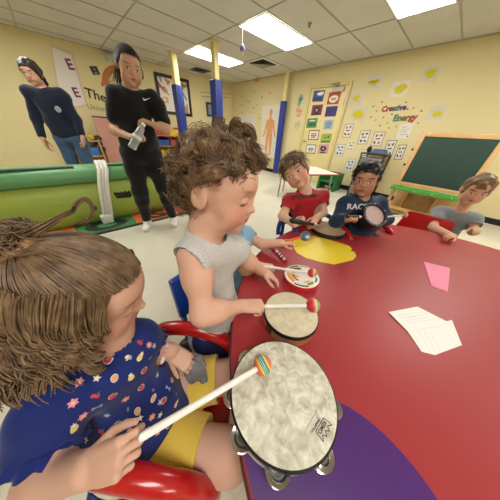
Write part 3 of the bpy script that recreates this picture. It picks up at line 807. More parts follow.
v = np.concatenate([L_+Z*.002, R_+Z*.002]); arc2.add(v, [(i, i+1, 31+i, 30+i) for i in range(29)])
hd = [onW(*p)+Z*.0022 for p in [(100.5, 82.5), (102, 87), (115, 80), (107.5, 81.5)]]
arc2.add(hd, [(0, 1, 2, 3)])
o = arc2.build('wall_arrow', mm('arrow_rust', 'bd7440'), smooth=False); tag(o, 'rust orange curved arrow painted on the wall behind the standing woman', 'wall decal')
# emergency light
c, x, y, n, w, h = wall_quad([(103.5, 54.5), (116, 57), (116.5, 63), (106, 61)], 'W'); M = frameM(c, x, y, n)
t = tag(empty('emergency_light', M=Matrix(M.tolist())), 'grey emergency light box near the ceiling above the curved arrow', 'emergency light')
MB().box((-w/2, -h/2, .001), (w/2, h/2, .09), .015, M=M).build('housing', mm('em_grey', 'a9a593'), t)
for q in (-1, 1): MB().lathe([(0, .13), (.06, .13), (.075, .125), (.06, .09), (0, .09)][::-1], 18, c=(q*w*.27, 0, 0), M=M).build('lamp_head', mm('em_lens', 'b9b7a8'), t)
# small dark photograph
t, M, w, h, z = sheet_paper('wall_photo', 'small dark photograph of a figure on the wall above the word The', 'photo', None, [(89.5, 66), (97, 66.3), (100, 74.5), (92.5, 75)], 'W', mm('photo_dark', '3a332b'), [(mm('photo_face', '8a7f78'), [blob(.02, .12, .14, .14, 14, .05, 1), blob(0, -.28, .25, .14, 14, .05, 2)], 'figure')])
# white banner with purple letters at the edge of the view
bc = [onW(50, 44), onW(73, 53), onW(87.5, 106), onW(60, 111)]
bn = MB(); bq = np.array(bc); n = A(1, 0, 0)
c0 = bq.mean(0); xx = nrm(bq[2]-bq[3]+bq[1]-bq[0]); xx[0] = 0; xx = nrm(xx); yy = np.cross(n, xx)
pr = [tuple(((q-c0)@xx, (q-c0)@yy)) for q in bq]
M = frameM(c0+n*.004, xx, yy, n)
t = tag(empty('wall_banner', M=Matrix(M.tolist())), 'white wall banner with pink edge and purple letters at the left edge', 'banner')
MB().prism(pr[::-1] if False else pr, 0, .004, M=M).build('sheet', mm('banner_pink', 'd9b9a8'), t, smooth=False)
MB().prism([(a*.84, b*.93) for a, b in pr], .004, .006, M=M).build('panel', mm('banner_white', 'e2ddd6'), t, smooth=False)
for (px, py), s_ in (((69.8, 65), .30), ((76.2, 93), .30)):
    q = onW(px, py)-c0; v, fc = glyphs('E', 1, bold=.03); v = v*s_*.75; vv = v.copy(); vv[:, 2] = .0075; vv[:, 0] += q@xx; vv[:, 1] += q@yy; lo = vv.copy(); lo[:, 2] = .0062
    MB().addM(vv, fc, M).addM(lo, fc, M).build('letter', mm('banner_purple', '7c2f5c'), t, smooth=False)
# dark panel and line decals behind the second post
c, x, y, n, w, h = wall_quad([(205.5, 101.5), (221.5, 104), (222, 117), (207, 117)], 'W'); M = frameM(c, x, y, n)
t = tag(empty('framed_picture', M=Matrix(M.tolist())), 'dark framed grey picture behind the post that crosses a ceiling light', 'picture')
MB().box((-w/2, -h/2, 0.001), (w/2, h/2, .03), .004, M=M).build('frame', mm('pf_dark', '2e3440'), t)
MB().box((-w/2+.06, -h/2+.06, .03), (w/2-.06, h/2-.06, .032), M=M).build('print', mm('pf_grey', '7f8c93'), t, smooth=False)
for (a, b, cc, d_), l in [(((200, 92), (230, 94), None, None), 'upper thin dark wire line on the wall behind the second post'), (((202, 96.5), (228, 97.5), None, None), 'lower thin dark wire line on the wall behind the second post')]:
    o = MB().tube([onW(*a)+A(.006, 0, 0), onW(*b)+A(.006, 0, 0)], .006, 6).build('wall_wire', mm('wire', '6b5f45')); tag(o, l, 'wire')
# ================================================================== FURNITURE AND THINGS
m_red = mat('plastic_red', 'b3181c', rough=.22, coat=.3)
m_blue = mat('plastic_blue', '1f48a8', rough=.25, coat=.3)
m_tred = mat('table_red', '9c2a2f', rough=.42, var=.06, scale=3.0, bump=.03, bscale=120)
# round red table
TC = A(.385, .935, 0); TR = .985
t = tag(empty('round_table', TC), 'big round red classroom table with a purple and a yellow circle', 'table')
pr = [(0, TZ-.028), (TR-.004, TZ-.028), (TR, TZ-.024), (TR, TZ-.004), (TR-.004, TZ), (0, TZ)]
MB().lathe(pr, 120, c=TC).build('tabletop', m_tred, t, angle=30)
MB().lathe([(TR+.0005, TZ-.026), (TR+.004, TZ-.024), (TR+.004, TZ-.005), (TR+.0005, TZ-.003)], 120, c=TC).build('edge_band', mat('edge_dark', '3a1416', rough=.5), t)
m_purple = mat('laminate_purple', '461568', rough=.42, var=.08, scale=4)
m_yellow = mat('laminate_yellow', 'e2ca2c', rough=.45, var=.06, scale=5)
def lam(name, poly, m):
    MB().prism(poly, TZ+.0002, TZ+.0012).build(name, m, t, smooth=False)
# purple: circle through the visible rim, clipped to the table
pc, prad = A(.165, .088), .222
pp = [(pc[0]+prad*math.cos(a), pc[1]+prad*math.sin(a)) for a in np.linspace(0, 2*math.pi, 72, endpoint=False)]
def inside(q): 
    d = np.array(q)-TC[:2]; r = np.linalg.norm(d); return tuple(TC[:2]+d*min(1, (TR-.006)/r))
lam('purple_circle', [inside(q) for q in pp], m_purple)
yl = [onz(*q, TZ)[:2] for q in [(293, 247), (294, 240), (302, 236), (313, 236), (326, 239), (340, 243), (349, 246), (352, 249), (350.5, 251), (354.5, 252), (356.5, 256), (353, 260), (345, 262), (334, 264.5), (320, 262), (306, 258), (297, 253)]]
lam('yellow_circle', [tuple(q) for q in yl][::-1], m_yellow)
for a in (.5, 1.75, 2.9, 4.0, 5.3):
    x, y = TC[0]+.72*math.cos(a), TC[1]+.72*math.sin(a)
    l = MB().lathe([(.022, 0), (.026, .012), (.020, .03), (.020, TZ-.03)], 16, c=(x, y, 0)).build('leg', m_chrome, t)

# ---- mallets: white stick, striped rubber ball
def stripe_mat(name, cols):
    m = bpy.data.materials.new(name); m.use_nodes = True; N = m.node_tree.nodes; L = m.node_tree.links; b = N['Principled BSDF']
    tc = N.new('ShaderNodeTexCoord'); sx = N.new('ShaderNodeSeparateXYZ'); L.new(tc.outputs['Generated'], sx.inputs[0])
    cr = N.new('ShaderNodeValToRGB'); cr.color_ramp.interpolation = 'CONSTANT'; el = cr.color_ramp.elements
    for i, (p, c) in enumerate(cols):
        e = el[i] if i < 2 else el.new(p)
        e.position = p; e.color = (*lin(c), 1)
    L.new(sx.outputs['Z'], cr.inputs[0]); L.new(cr.outputs[0], b.inputs['Base Color']); b.inputs['Roughness'].default_value = .5
    return m
m_stripe = stripe_mat('ball_stripes', [(0, 'd9646a'), (.27, 'e08a3c'), (.34, 'e6cf3a'), (.42, '4f9a4c'), (.48, 'bcd6c8'), (.51, '2c62a8'), (.57, 'c9dfe6'), (.60, '2f74b4'), (.66, '3f9a58'), (.72, 'e8d23c'), (.79, 'e0843c'), (.86, 'd9646a')])
m_stripe2 = stripe_mat('ball_stripes_teal', [(0, 'c8283e'), (.40, 'd8505a'), (.52, 'e3b84a'), (.62, 'd9cf8a'), (.70, '4f9a9a'), (.82, 'c9a05a'), (.92, '5aa0a0')])
m_stick = mat('mallet_white', 'e8e6e0', rough=.35)
def mallet(p0, p1, r, ballr, label, ms, along=None, m_st=None):
    """stick from p0 to the ball centre p1"""
    p0, p1 = np.array(p0), np.array(p1); d = nrm(p1-p0)
    z = d if along is None else nrm(along); x = nrm(np.cross(z, (0.3, .2, 1))); y = np.cross(z, x)
    t = tag(empty('mallet', p0), label, 'mallet', 'rainbow ball mallets')
    e = p1-d*ballr*.8
    MB().tube([p0-d*.002, p0, p0+d*.004, e], [r*.6, r*.92, r, r], 14).build('stick', m_st or m_stick, t)
    o = MB().sphere((0, 0, 0), ballr, 28).build('ball', ms, None, base=False)
    Mb = Matrix(frameM(p1, x, y, z).tolist()); o.parent = t; o.matrix_local = WM[t].inverted() @ Mb
    return t

# ---- drum heads
def skin_mat(name, c1, c2, scale=9):
    m = mat(name, c1, rough=.6, color2=c2, scale=scale)
    n = [q for q in m.node_tree.nodes if q.type == 'TEX_NOISE'][0]; n.inputs['Detail'].default_value = 7; n.inputs['Roughness'].default_value = .62; n.inputs['Distortion'].default_value = .5
    return m
m_head = skin_mat('drum_skin', 'dddac9', 'a5a18c', 44)
m_head2 = skin_mat('drum_skin_fine', 'd2c9ae', 'bdb294', 40)
m_rim = mat('drum_rim_black', '14141a', rough=.35)
m_shell = mat('drum_shell_white', 'd9d6d0', rough=.3)
# big tambourine
tl, tr_, tt_, tb_ = onz(228.5, 400, .602), onz(341, 415, .602), onz(275, 342.5, .602), onz(291, 471.5, .602)
tc = A(-.0405, .178, .602); R = .124; zt = .602
t = tag(empty('tambourine', (tc[0], tc[1], TZ)), 'large tambourine with mottled cream head and silver jingles, nearest on the table', 'tambourine')
c0 = (tc[0], tc[1], 0)
# shell with slots for the jingles
sh = MB(); nseg = 96; jing = [-2.62, -1.92, -1.22, -.42, .55, 1.35, 2.3, 3.05]
view = math.atan2(AR[1], AR[0])                 # direction of image right on the table plane
ja = [view+a for a in (-.20, -.98, -1.78, -2.47, -3.12, -3.9, 1.4, .55)]
def ang_in(a, lst, wdt): return any(abs((a-b+math.pi) % (2*math.pi)-math.pi) < wdt for b in lst)
ri, ro = R-.009, R-.002
for (z0, z1) in ((TZ+.001, TZ+.013), (TZ+.036, zt-.006)):
    sh.lathe([(ri, z0), (ro, z0), (ro, z1), (ri, z1)], nseg, c=c0, closed=True)
for i in range(nseg):
    a0, a1 = 2*math.pi*i/nseg, 2*math.pi*(i+1)/nseg
    if ang_in((a0+a1)/2, ja, .23): continue
    q = [(r*math.cos(a)+tc[0], r*math.sin(a)+tc[1], z) for z in (TZ+.012, TZ+.037) for r, a in ((ri, a0), (ro, a0), (ro, a1), (ri, a1))]
    sh.add(q, [(1, 2, 6, 5), (3, 0, 4, 7), (0, 1, 5, 4), (2, 3, 7, 6)])
sh.build('shell', m_shell, t, angle=30)
MB().lathe([(R-.011, zt-.004), (R, zt-.012), (R+.0015, zt-.008), (R+.001, zt-.002), (R-.002, zt+.0006), (R-.006, zt)], 96, c=c0, closed=True).build('rim', m_rim, t)
hd = MB().lathe([(0, zt), (R-.006, zt), (R-.003, zt+.0009), (R-.0045, zt+.0012), (0, zt+.0008)], 96, c=c0).build('drum_head', m_head, t, angle=60)
jp = [(a*.9, b) for a, b in [(.003, 0), (.009, .0005), (.013, .004), (.022, .0058), (.0262, .0075), (.0262, .0083), (.0215, .007), (.013, .0052), (.009, .0016), (.003, .001)]]
for i, a in enumerate(ja):
    u = A(math.cos(a), math.sin(a), 0); tn = A(-math.sin(a), math.cos(a), 0); ctr = A(tc[0], tc[1], TZ+.0245)+u*(R-.006)
    for s_ in (1, -1):
        tilt = .30*(1 if s_ > 0 else .4)
        zx = nrm(A(0, 0, 1)*s_*math.cos(tilt*.5)+u*math.sin(tilt)*.5); xx = nrm(np.cross(tn, zx)); yy = np.cross(zx, xx)
        MB().lathe(jp, 28, M=frameM(ctr+A(0, 0, s_*.0006), xx, yy, zx), closed=True).build('jingle', m_chrome, t, angle=50)
    MB().tube([ctr-A(0, 0, .013), ctr+A(0, 0, .013)], .0022, 8).build('jingle_pin', m_steel, t)
# printed marks on the head
def head_text(text, px, py, along, size, z, mm_, parent, bold=.02, nm='print'):
    p = onz(px, py, z); d = onz(px+along[0], py+along[1], z)-p; x = nrm(d); y = np.cross(A(0, 0, 1), x)
    v, f = glyphs(text, 1, bold=bold); s_ = size/(v[:, 0].max()-v[:, 0].min()); vv = v*s_; vv[:, 2] = 0
    MB().addM(vv, f, frameM(p+A(0, 0, .0002), x, y, A(0, 0, 1))).build(nm, mm_, parent, smooth=False)
    return p, x, y
m_ink = mat('print_ink', '2b2b2a', rough=.7)
zh = zt+.0013
p, x, y = head_text('REMO', 320.5, 428.5, (-5, 9), .026, zh, m_ink, t, .03, 'logo_word')
head_text('FIBERSKYN 3', 314.5, 426.5, (-5, 9), .030, zh, m_ink, t, .03, 'logo_word')
head_text('A-10', 310, 432, (-5, 9), .010, zh, m_ink, t, .0, 'logo_word')
cr = MB(); fr_ = lambda a, b: p+x*a+y*b+A(0, 0, .0001)
crown = [(-.016, -.0055), (.016, -.0055), (.0185, .0125), (.010, .0065), (.006, .0135), (0, .0075), (-.006, .0135), (-.010, .0065), (-.0185, .0125)]
pts = [fr_(*q) for q in crown]+[fr_(*crown[0])]
for a, b in zip(pts[:-1], pts[1:]):
    d = nrm(b-a); n_ = np.cross(A(0, 0, 1), d)*.0008
    cr.add([a-n_, b-n_, b+n_, a+n_], [(0, 1, 2, 3)])
cr.build('logo_crown', m_ink, t, smooth=False)
a_, b_ = onz(315.5, 412, zh), onz(305, 430, zh); n_ = nrm(np.cross(A(0, 0, 1), b_-a_))*.0004
MB().add([a_-n_, b_-n_, b_+n_, a_+n_], [(0, 1, 2, 3)]).build('logo_line', m_ink, t, smooth=False)
ar_ = Vector(nrm(A(AR[0], AR[1], 0))); pv = Vector((tc[0], tc[1], zt))     # it leans a little, its near side resting up on the jingles
WM[t] = Matrix.Translation(pv+Vector((0, 0, .0085))) @ Matrix.Rotation(-.06, 4, ar_) @ Matrix.Translation(-pv) @ WM[t]; t.matrix_world = WM[t]
# mallet of the girl
MG0, MG1 = P(140, 438, .262), P(262.5, 365.5, .428)
mallet(MG0, MG1, .0062, .0225, 'white mallet with rainbow striped ball held by the girl in blue over the large tambourine', m_stripe, along=nrm(camvec(.89, .45, .23)))

# small wooden hand drum
dc_ = (onz(265, 310, .604)+onz(318, 318, .604)+onz(287, 290.5, .604)+onz(296, 334.5, .604))/4; R2 = .094
t = tag(empty('hand_drum', (dc_[0], dc_[1], TZ)), 'small wooden hand drum with cream head before the boy in grey', 'drum')
c0 = (dc_[0], dc_[1], 0)
m_wood = mat('drum_wood', 'b98a58', rough=.4, color2='a87444', scale=14)
MB().lathe([(R2-.008, TZ+.0005), (R2-.001, TZ+.0005), (R2-.001, .597), (R2-.008, .597)], 72, c=c0, closed=True).build('shell', m_wood, t, angle=40)
MB().lathe([(R2-.002, .588), (R2+.0012, .589), (R2+.0012, .599), (R2-.002, .603), (R2-.004, .600)], 72, c=c0, closed=True).build('rim', m_rim, t)
MB().lathe([(0, .602), (R2-.005, .602), (R2-.0025, .6035), (R2-.004, .6042), (0, .604)], 72, c=c0).build('drum_head', m_head2, t, angle=60)
u = nrm(A(-.2, -1, 0)+.0*AR); q = A(*c0)+u*(R2-.0012)+A(0, 0, .572)
MB().box((-.014, -.0005, -.012), (.014, .002, .012), .003, M=frameM(q, np.cross(A(0, 0, 1), u)*-1, u, A(0, 0, 1))).build('hole_plate', mat('plate_dark', '4a3020', rough=.5), t)
MT0, MT1 = P(262, 306.5, .575), P(313, 305.5, .565)
mallet(MT0+(MT0-MT1)*.35, MT1, .0062, .0225, 'white mallet with red and teal striped ball over the small wooden drum', m_stripe2)
# patterned paddle drum
pc_ = (onz(283, 273, .578)+onz(321.5, 280, .578)+onz(298, 262.5, .578)+onz(306, 289, .578))/4
R3 = .082
t = tag(empty('patterned_drum', (pc_[0], pc_[1], TZ)), 'flat red rimmed drum with white head painted in green, orange and black strokes', 'drum')
c0 = (pc_[0], pc_[1], 0); m_rr = mat('drum_red', 'b8232a', rough=.3)
MB().lathe([(R3-.006, TZ+.0005), (R3, TZ+.0005), (R3, .573), (R3-.003, .577), (R3-.006, .577)], 64, c=c0, closed=True).build('shell', m_rr, t)
MB().lathe([(0, .576), (R3-.004, .576), (R3-.002, .5775), (R3-.0035, .5785), (0, .5782)], 64, c=c0).build('drum_head', mat('head_white', 'e4dfd4', rough=.45), t, angle=60)
def strokes(lst, r_):
    for (poly, col) in lst:
        MB().prism([(c0[0]+q[0]*AR[0]*1.0+q[1]*-AR[1], c0[1]+q[0]*AR[1]+q[1]*AR[0]) for q in poly], .5786, .5789).build('painted_stroke', mm('stroke_'+col, col), t, smooth=False)
def arc(r0, r1, a0, a1, n=14): return [(r0*math.cos(a), r0*math.sin(a)) for a in np.linspace(a0, a1, n)]+[(r1*math.cos(a), r1*math.sin(a)) for a in np.linspace(a1, a0, n)]
strokes([(arc(.060, .074, 1.6, 2.7), '5f8a3a'), (arc(.046, .056, 1.4, 2.4), '2b2a22'), (arc(.050, .068, 2.9, 3.9), 'd99a2e'), (arc(.036, .046, 3.0, 4.1), 'c23a2e'), (arc(.066, .074, 4.0, 4.9), '2b2a22'), (arc(.052, .066, 4.9, 5.5), '7a9a3a'), (arc(.040, .048, 4.7, 5.4), 'd9b23a'), (arc(.062, .070, 5.6, 6.1), '3a4a8a'), (blob(-.010, .040, .024, .009, 14, .2, 1, -.4), 'c2502e'), (arc(.068, .072, .9, 1.5), '2b2a22'), (blob(-.03, -.005, .018, .006, 14, .2, 2, -.6), 'd99a2e')], 0)
MC1 = P(312.3, 273, .765); MC0 = P(272, 267.5, .79)
mallet(MC0+(MC0-MC1)*.2, MC1, .006, .0205, 'white mallet with striped ball over the patterned red rimmed drum', m_stripe2)
# frame drum in front of the boy in red
q0, q1, q2, q3 = onz(310, 227, .58), onz(347, 229, .58), onz(329, 222.5, .58), onz(327, 233, .58)
fc = (q0+q1+q2+q3)/4; R4 = .118
t = tag(empty('frame_drum', (fc[0], fc[1], TZ)), 'flat tan headed frame drum with black rim in front of the boy in red', 'drum')
c0 = (fc[0], fc[1], 0)
MB().lathe([(R4-.007, TZ+.0006), (R4, TZ+.0006), (R4, .574), (R4-.003, .579), (R4-.007, .577)], 72, c=c0, closed=True).build('rim', m_rim, t)
MB().lathe([(0, .576), (R4-.006, .576), (R4-.0035, .5785), (R4-.005, .580), (0, .579)], 72, c=c0).build('drum_head', skin_mat('drum_skin_tan', 'b59d78', 'a18a66', 16), t, angle=60)
hdl = P(310, 225, 1.14)
# black handled rattle/mallet in his hand
h0, h1 = P(291.5, 220.5, 1.10), P(314, 224.5, 1.12)
t = tag(empty('drum_beater', h0), 'thick black drum beater with silver end held by the boy in red', 'beater')
d = nrm(h1-h0); MB().tube([h0-d*.012, h0, h0+d*.02, h0+d*.07, h0+d*.085, h1], [.010, .016, .0185, .0165, .012, .010], 16).build('grip', m_rim, t)
MB().tube([h1, h1+d*.004, h1+d*.02, h1+d*.026], [.006, .008, .008, .005], 12).build('ferrule', m_chrome, t)
# hand drum held upright by the boy in blue
hc = P(373.3, 215.8, 1.10); n = nrm(nrm(EYE-hc)*.80+AR*.52+AU*.28); xx = nrm(np.cross(A(0, 0, 1), n)); yy = np.cross(n, xx); R5 = .079
Mh = frameM(hc, xx, yy, n)
t = tag(empty('hand_drum', M=Matrix(Mh.tolist())), 'black framed hand drum with pinkish head, held upright', 'drum')
MB().lathe([(R5-.008, -.028), (R5+.001, -.028), (R5+.003, 0), (R5+.003, .016), (R5-.002, .020), (R5-.014, .0185), (R5-.016, .006), (R5-.010, .004)], 64, M=Mh, closed=True).build('frame', m_rim, t)
MB().lathe([(0, .004), (R5-.010, .004), (R5-.010, .008), (0, .008)], 64, M=Mh).build('drum_head', skin_mat('drum_skin_pink', 'c3aaa4', 'b79c98', 12), t, angle=60)
for k in range(6):
    a = k*math.pi/3+.4; MB().lathe([(0, .0), (.004, .001), (.004, .002), (0, .003)], 12, M=Mh @ frameM(((R5-.006)*math.cos(a), (R5-.006)*math.sin(a), .0185), (1, 0, 0), (0, 1, 0), (0, 0, 1))).build('tuning_bolt', m_steel, t)
hg0 = P(361.5, 216.8, 1.09); hg1 = P(347, 216.5, 1.045)
d = nrm(hg1-hg0)
MB().tube([hg0-d*.012, hg0+d*.008], [.009, .009], 14).build('red_collar', m_red, t)
MB().tube([hg0+d*.006, hg0+d*.03], [.008, .008], 14).build('white_collar', m_white, t)
MB().tube([hg0+d*.028, hg0+d*.04, hg1], [.008, .0095, .0095], 14).build('grip', m_rim, t)
mallet(P(381, 217.3, 1.12), P(405, 215, 1.17), .005, .0175, 'thin mallet with tan striped ball right of the upright hand drum', stripe_mat('ball_tan', [(0, 'b98a6a'), (.35, 'c9b08a'), (.5, '7f9a8a'), (.65, 'd0a88a'), (.8, 'b0796a')]), along=nrm(camvec(.8, .3, .2)), m_st=mat('mallet_pale', 'd5cfc4', rough=.4))
# maraca
mr0, mr1 = P(289.5, 240.5, .945), P(305.5, 236, .925)
t = tag(empty('maraca', mr0), 'small rattle with orange handle and clear green-blue ball held over the yellow circle', 'rattle')
d = nrm(mr1-mr0)
MB().tube([mr0-d*.035, mr0-d*.03, mr0, mr1-d*.02], [.006, .009, .008, .006], 14).build('handle', mat('rattle_orange', 'd9702a', rough=.3), t)
zx = nrm(EYE-mr1+AU*.2); xx = nrm(np.cross(AU, zx)); Mm = frameM(mr1, xx, np.cross(zx, xx), zx)
MB().lathe([(0, -.012), (.020, -.010), (.0255, 0), (.020, .010), (0, .012)], 32, M=Mm).build('ball', mat('rattle_clear', '7f9ab0', rough=.1, trans=.55), t)
MB().lathe([(.024, -.006), (.0275, -.004), (.0275, .004), (.024, .006)], 32, M=Mm, closed=True).build('rim', mat('rattle_rim', '54657a', rough=.25), t)
for k in range(5):
    a = k*1.256; MB().sphere(mr1+xx*.010*math.cos(a)+np.cross(zx, xx)*.010*math.sin(a)-zx*.0, .0055, 10).build('bead', mm('bead_%d' % k, ['6fae3a', '3a8ac0', 'c9c93a', '4f9a6a', '2f6aa8'][k]), t)
# marker pen with red and white barrel
k0, k1 = onz(272.5, 247.5, TZ+.0085), onz(286, 261, TZ+.0085)
d = nrm(k1-k0); t = tag(empty('marker_pen', k0-A(0, 0, .0085)), 'red and white marker pen lying at the edge beside the patterned drum', 'marker')
Lm = np.linalg.norm(k1-k0)
MB().tube([k0, k0+d*.002, k0+d*Lm*.28], [.006, .0078, .0082], 16).build('cap', m_rr, t)
MB().tube([k0+d*Lm*.28, k0+d*Lm*.96], [.0078, .0078], 16).build('barrel', m_white, t)
MB().tube([k0+d*Lm*.96, k0+d*Lm], [.0078, .006], 16).build('end_plug', m_rr, t)
for f_ in (.45, .6, .75): MB().tube([k0+d*Lm*f_, k0+d*Lm*(f_+.07)], [.0080, .0080], 16).build('print_band', m_ink, t)
# papers
def paper(poly_px, z, label, m, fold=None, th=.0012, lines=None, name='paper_sheet'):
    pts = [onz(*q, z) for q in poly_px]
    c_ = np.mean(pts, 0); t = tag(empty(name, (c_[0], c_[1], TZ+.0002)), label, 'paper')
    pl = [(q[0], q[1]) for q in pts]
    a2 = sum(pl[i][0]*pl[(i+1) % len(pl)][1]-pl[(i+1) % len(pl)][0]*pl[i][1] for i in range(len(pl)))
    if a2 < 0: pl = pl[::-1]
    MB().prism(pl, z-th, z).build('sheet', m, t, smooth=False)
    if lines:
        g_ = MB()
        for a, b in lines:
            a, b = onz(*a, z+.0003), onz(*b, z+.0003); n_ = nrm(np.cross(A(0, 0, 1), b-a))*.0005; g_.add([a-n_, a+n_, b+n_, b-n_], [(0, 1, 2, 3), (3, 2, 1, 0)])
        g_.build('ruled_lines', mm('paper_line', 'b9bcc4'), t, smooth=False)
    return t
m_pw = mat('paper_bright', 'e9e6e2', rough=.8)
l1 = [((391+i*4.6, 313.5+i*2.3), (418+i*4.2, 309+i*2.6)) for i in range(1, 5)]
paper([(388.5, 312), (417.5, 306.5), (452, 324), (407.5, 331)], TZ+.0042, 'white ruled paper sheet with a small pencil drawing, upper of two overlapping', m_pw, lines=l1+[((407, 318), (413, 316.5)), ((409, 317), (417, 316))])
l2 = [((412+i*6, 331.5), (424+i*5.5, 350)) for i in range(0, 4)]
paper([(406.5, 329.5), (452, 320), (462, 345), (435, 355), (421.5, 351.5)], TZ+.0022, 'white ruled paper sheet lying lower, tucked under the sheet with the drawing', m_pw, lines=l2)
paper([(423.5, 261.5), (450, 268), (448, 292), (431.5, 286)], TZ+.0022, 'pink paper sheet at the right end of the red table', mat('paper_pink', 'e58aa6', rough=.8))

# ------------------------------------------------------------------ chairs
def child_chair(M, m, label, group=None, seat=.30, back=.60, loops=True, w=.32, dp=.30, tube=.017, arm_h=.145, name='toddler_chair', back_w=1.0):
    """x = right of the sitter, y = forward"""
    M = np.array(M); t = tag(empty(name, M=Matrix(M.tolist())), label, 'chair', group)
    w2 = w/2
    MB().box((-w2, -dp/2, seat-.022), (w2, dp/2, seat), .010, M=M, seg=3).build('seat', m, t)
    MB().box((-w2*back_w, -dp/2-.022, seat+.10), (w2*back_w, -dp/2+.004, back), .010, M=M, seg=3).build('backrest', m, t)
    tr = lambda pts: np.array(pts) @ M[:3, :3].T+M[:3, 3]
    for sx in (-1, 1):
        MB().tube(tr([(sx*(w2-.02), -dp/2-.01, back-.03), (sx*(w2-.02), -dp/2-.01, seat), (sx*(w2-.01), -dp/2-.03, 0)]), [.012, .015, .017], 12).build('back_leg', m, t)
        MB().tube(tr([(sx*(w2-.03), dp/2-.03, seat-.01), (sx*(w2-.015), dp/2-.01, 0)]), [.016, .017], 12).build('front_leg', m, t)
        if loops:
            a = np.linspace(0, math.pi, 18); x = sx*(w2+.012)
            pts = [(x, -dp/2-.01, seat+.0)]+[(x, -.02-(dp/2+.005)*math.cos(b), seat+.03+arm_h*math.sin(b)**.7) for b in a]+[(x, dp/2-.02, seat-.005)]
            MB().tube(tr(pts), tube, 14).build('arm_loop', m, t)
    return t
# ================================================================== ROOM FURNITURE
def proj(w):
    d = np.asarray(w, float)-EYE; k = d@AF
    return PCX+FPX*(d@AR)/k, PCY-FPX*(d@AU)/k
def z_at(x, y, py):
    lo, hi = 0.0, H
    for _ in range(40):
        m = (lo+hi)/2
        if proj((x, y, m))[1] > py: lo = m
        else: hi = m
    return lo
# foam mat in front of the climber
rx0, rx1 = -3.35, -2.56
tiles = [(-1.50, -.87, '4f8a4c', 'O'), (-.87, -.24, 'c9772f', 'B'), (-.24, .39, '3c7a46', 'O'), (.39, 1.02, 'd0632a', 'S'), (1.02, 1.65, 'c9482c', 'D'), (1.65, 2.28, '4c8a50', 'P')]
t = tag(empty('foam_mat', (rx1, .4, 0)), 'foam play mat of green and orange letter tiles under the green climber', 'mat')
for i, (ya, yb, col, ch) in enumerate(tiles):
    MB().box((rx0, ya+.004, .0005), (rx1-.05, yb-.004, .014), .003).build('tile', mm('mat_'+col, col), t)
    v, f = glyphs(ch, .5, bold=.03); Mx = frameM((rx1-.21, (ya+yb)/2, .0146), (0, 1, 0), (-1, 0, 0), (0, 0, 1))
    v = v*np.array([1.1, .75, 1])
    MB().addM(v, f, Mx).build('letter', mm('mat_dark', '20231f'), t, smooth=False)
MB().box((rx1-.047, tiles[0][0], .0005), (rx1, tiles[-1][1], .014), .003).build('border_strip', mm('mat_border', '232a24'), t)
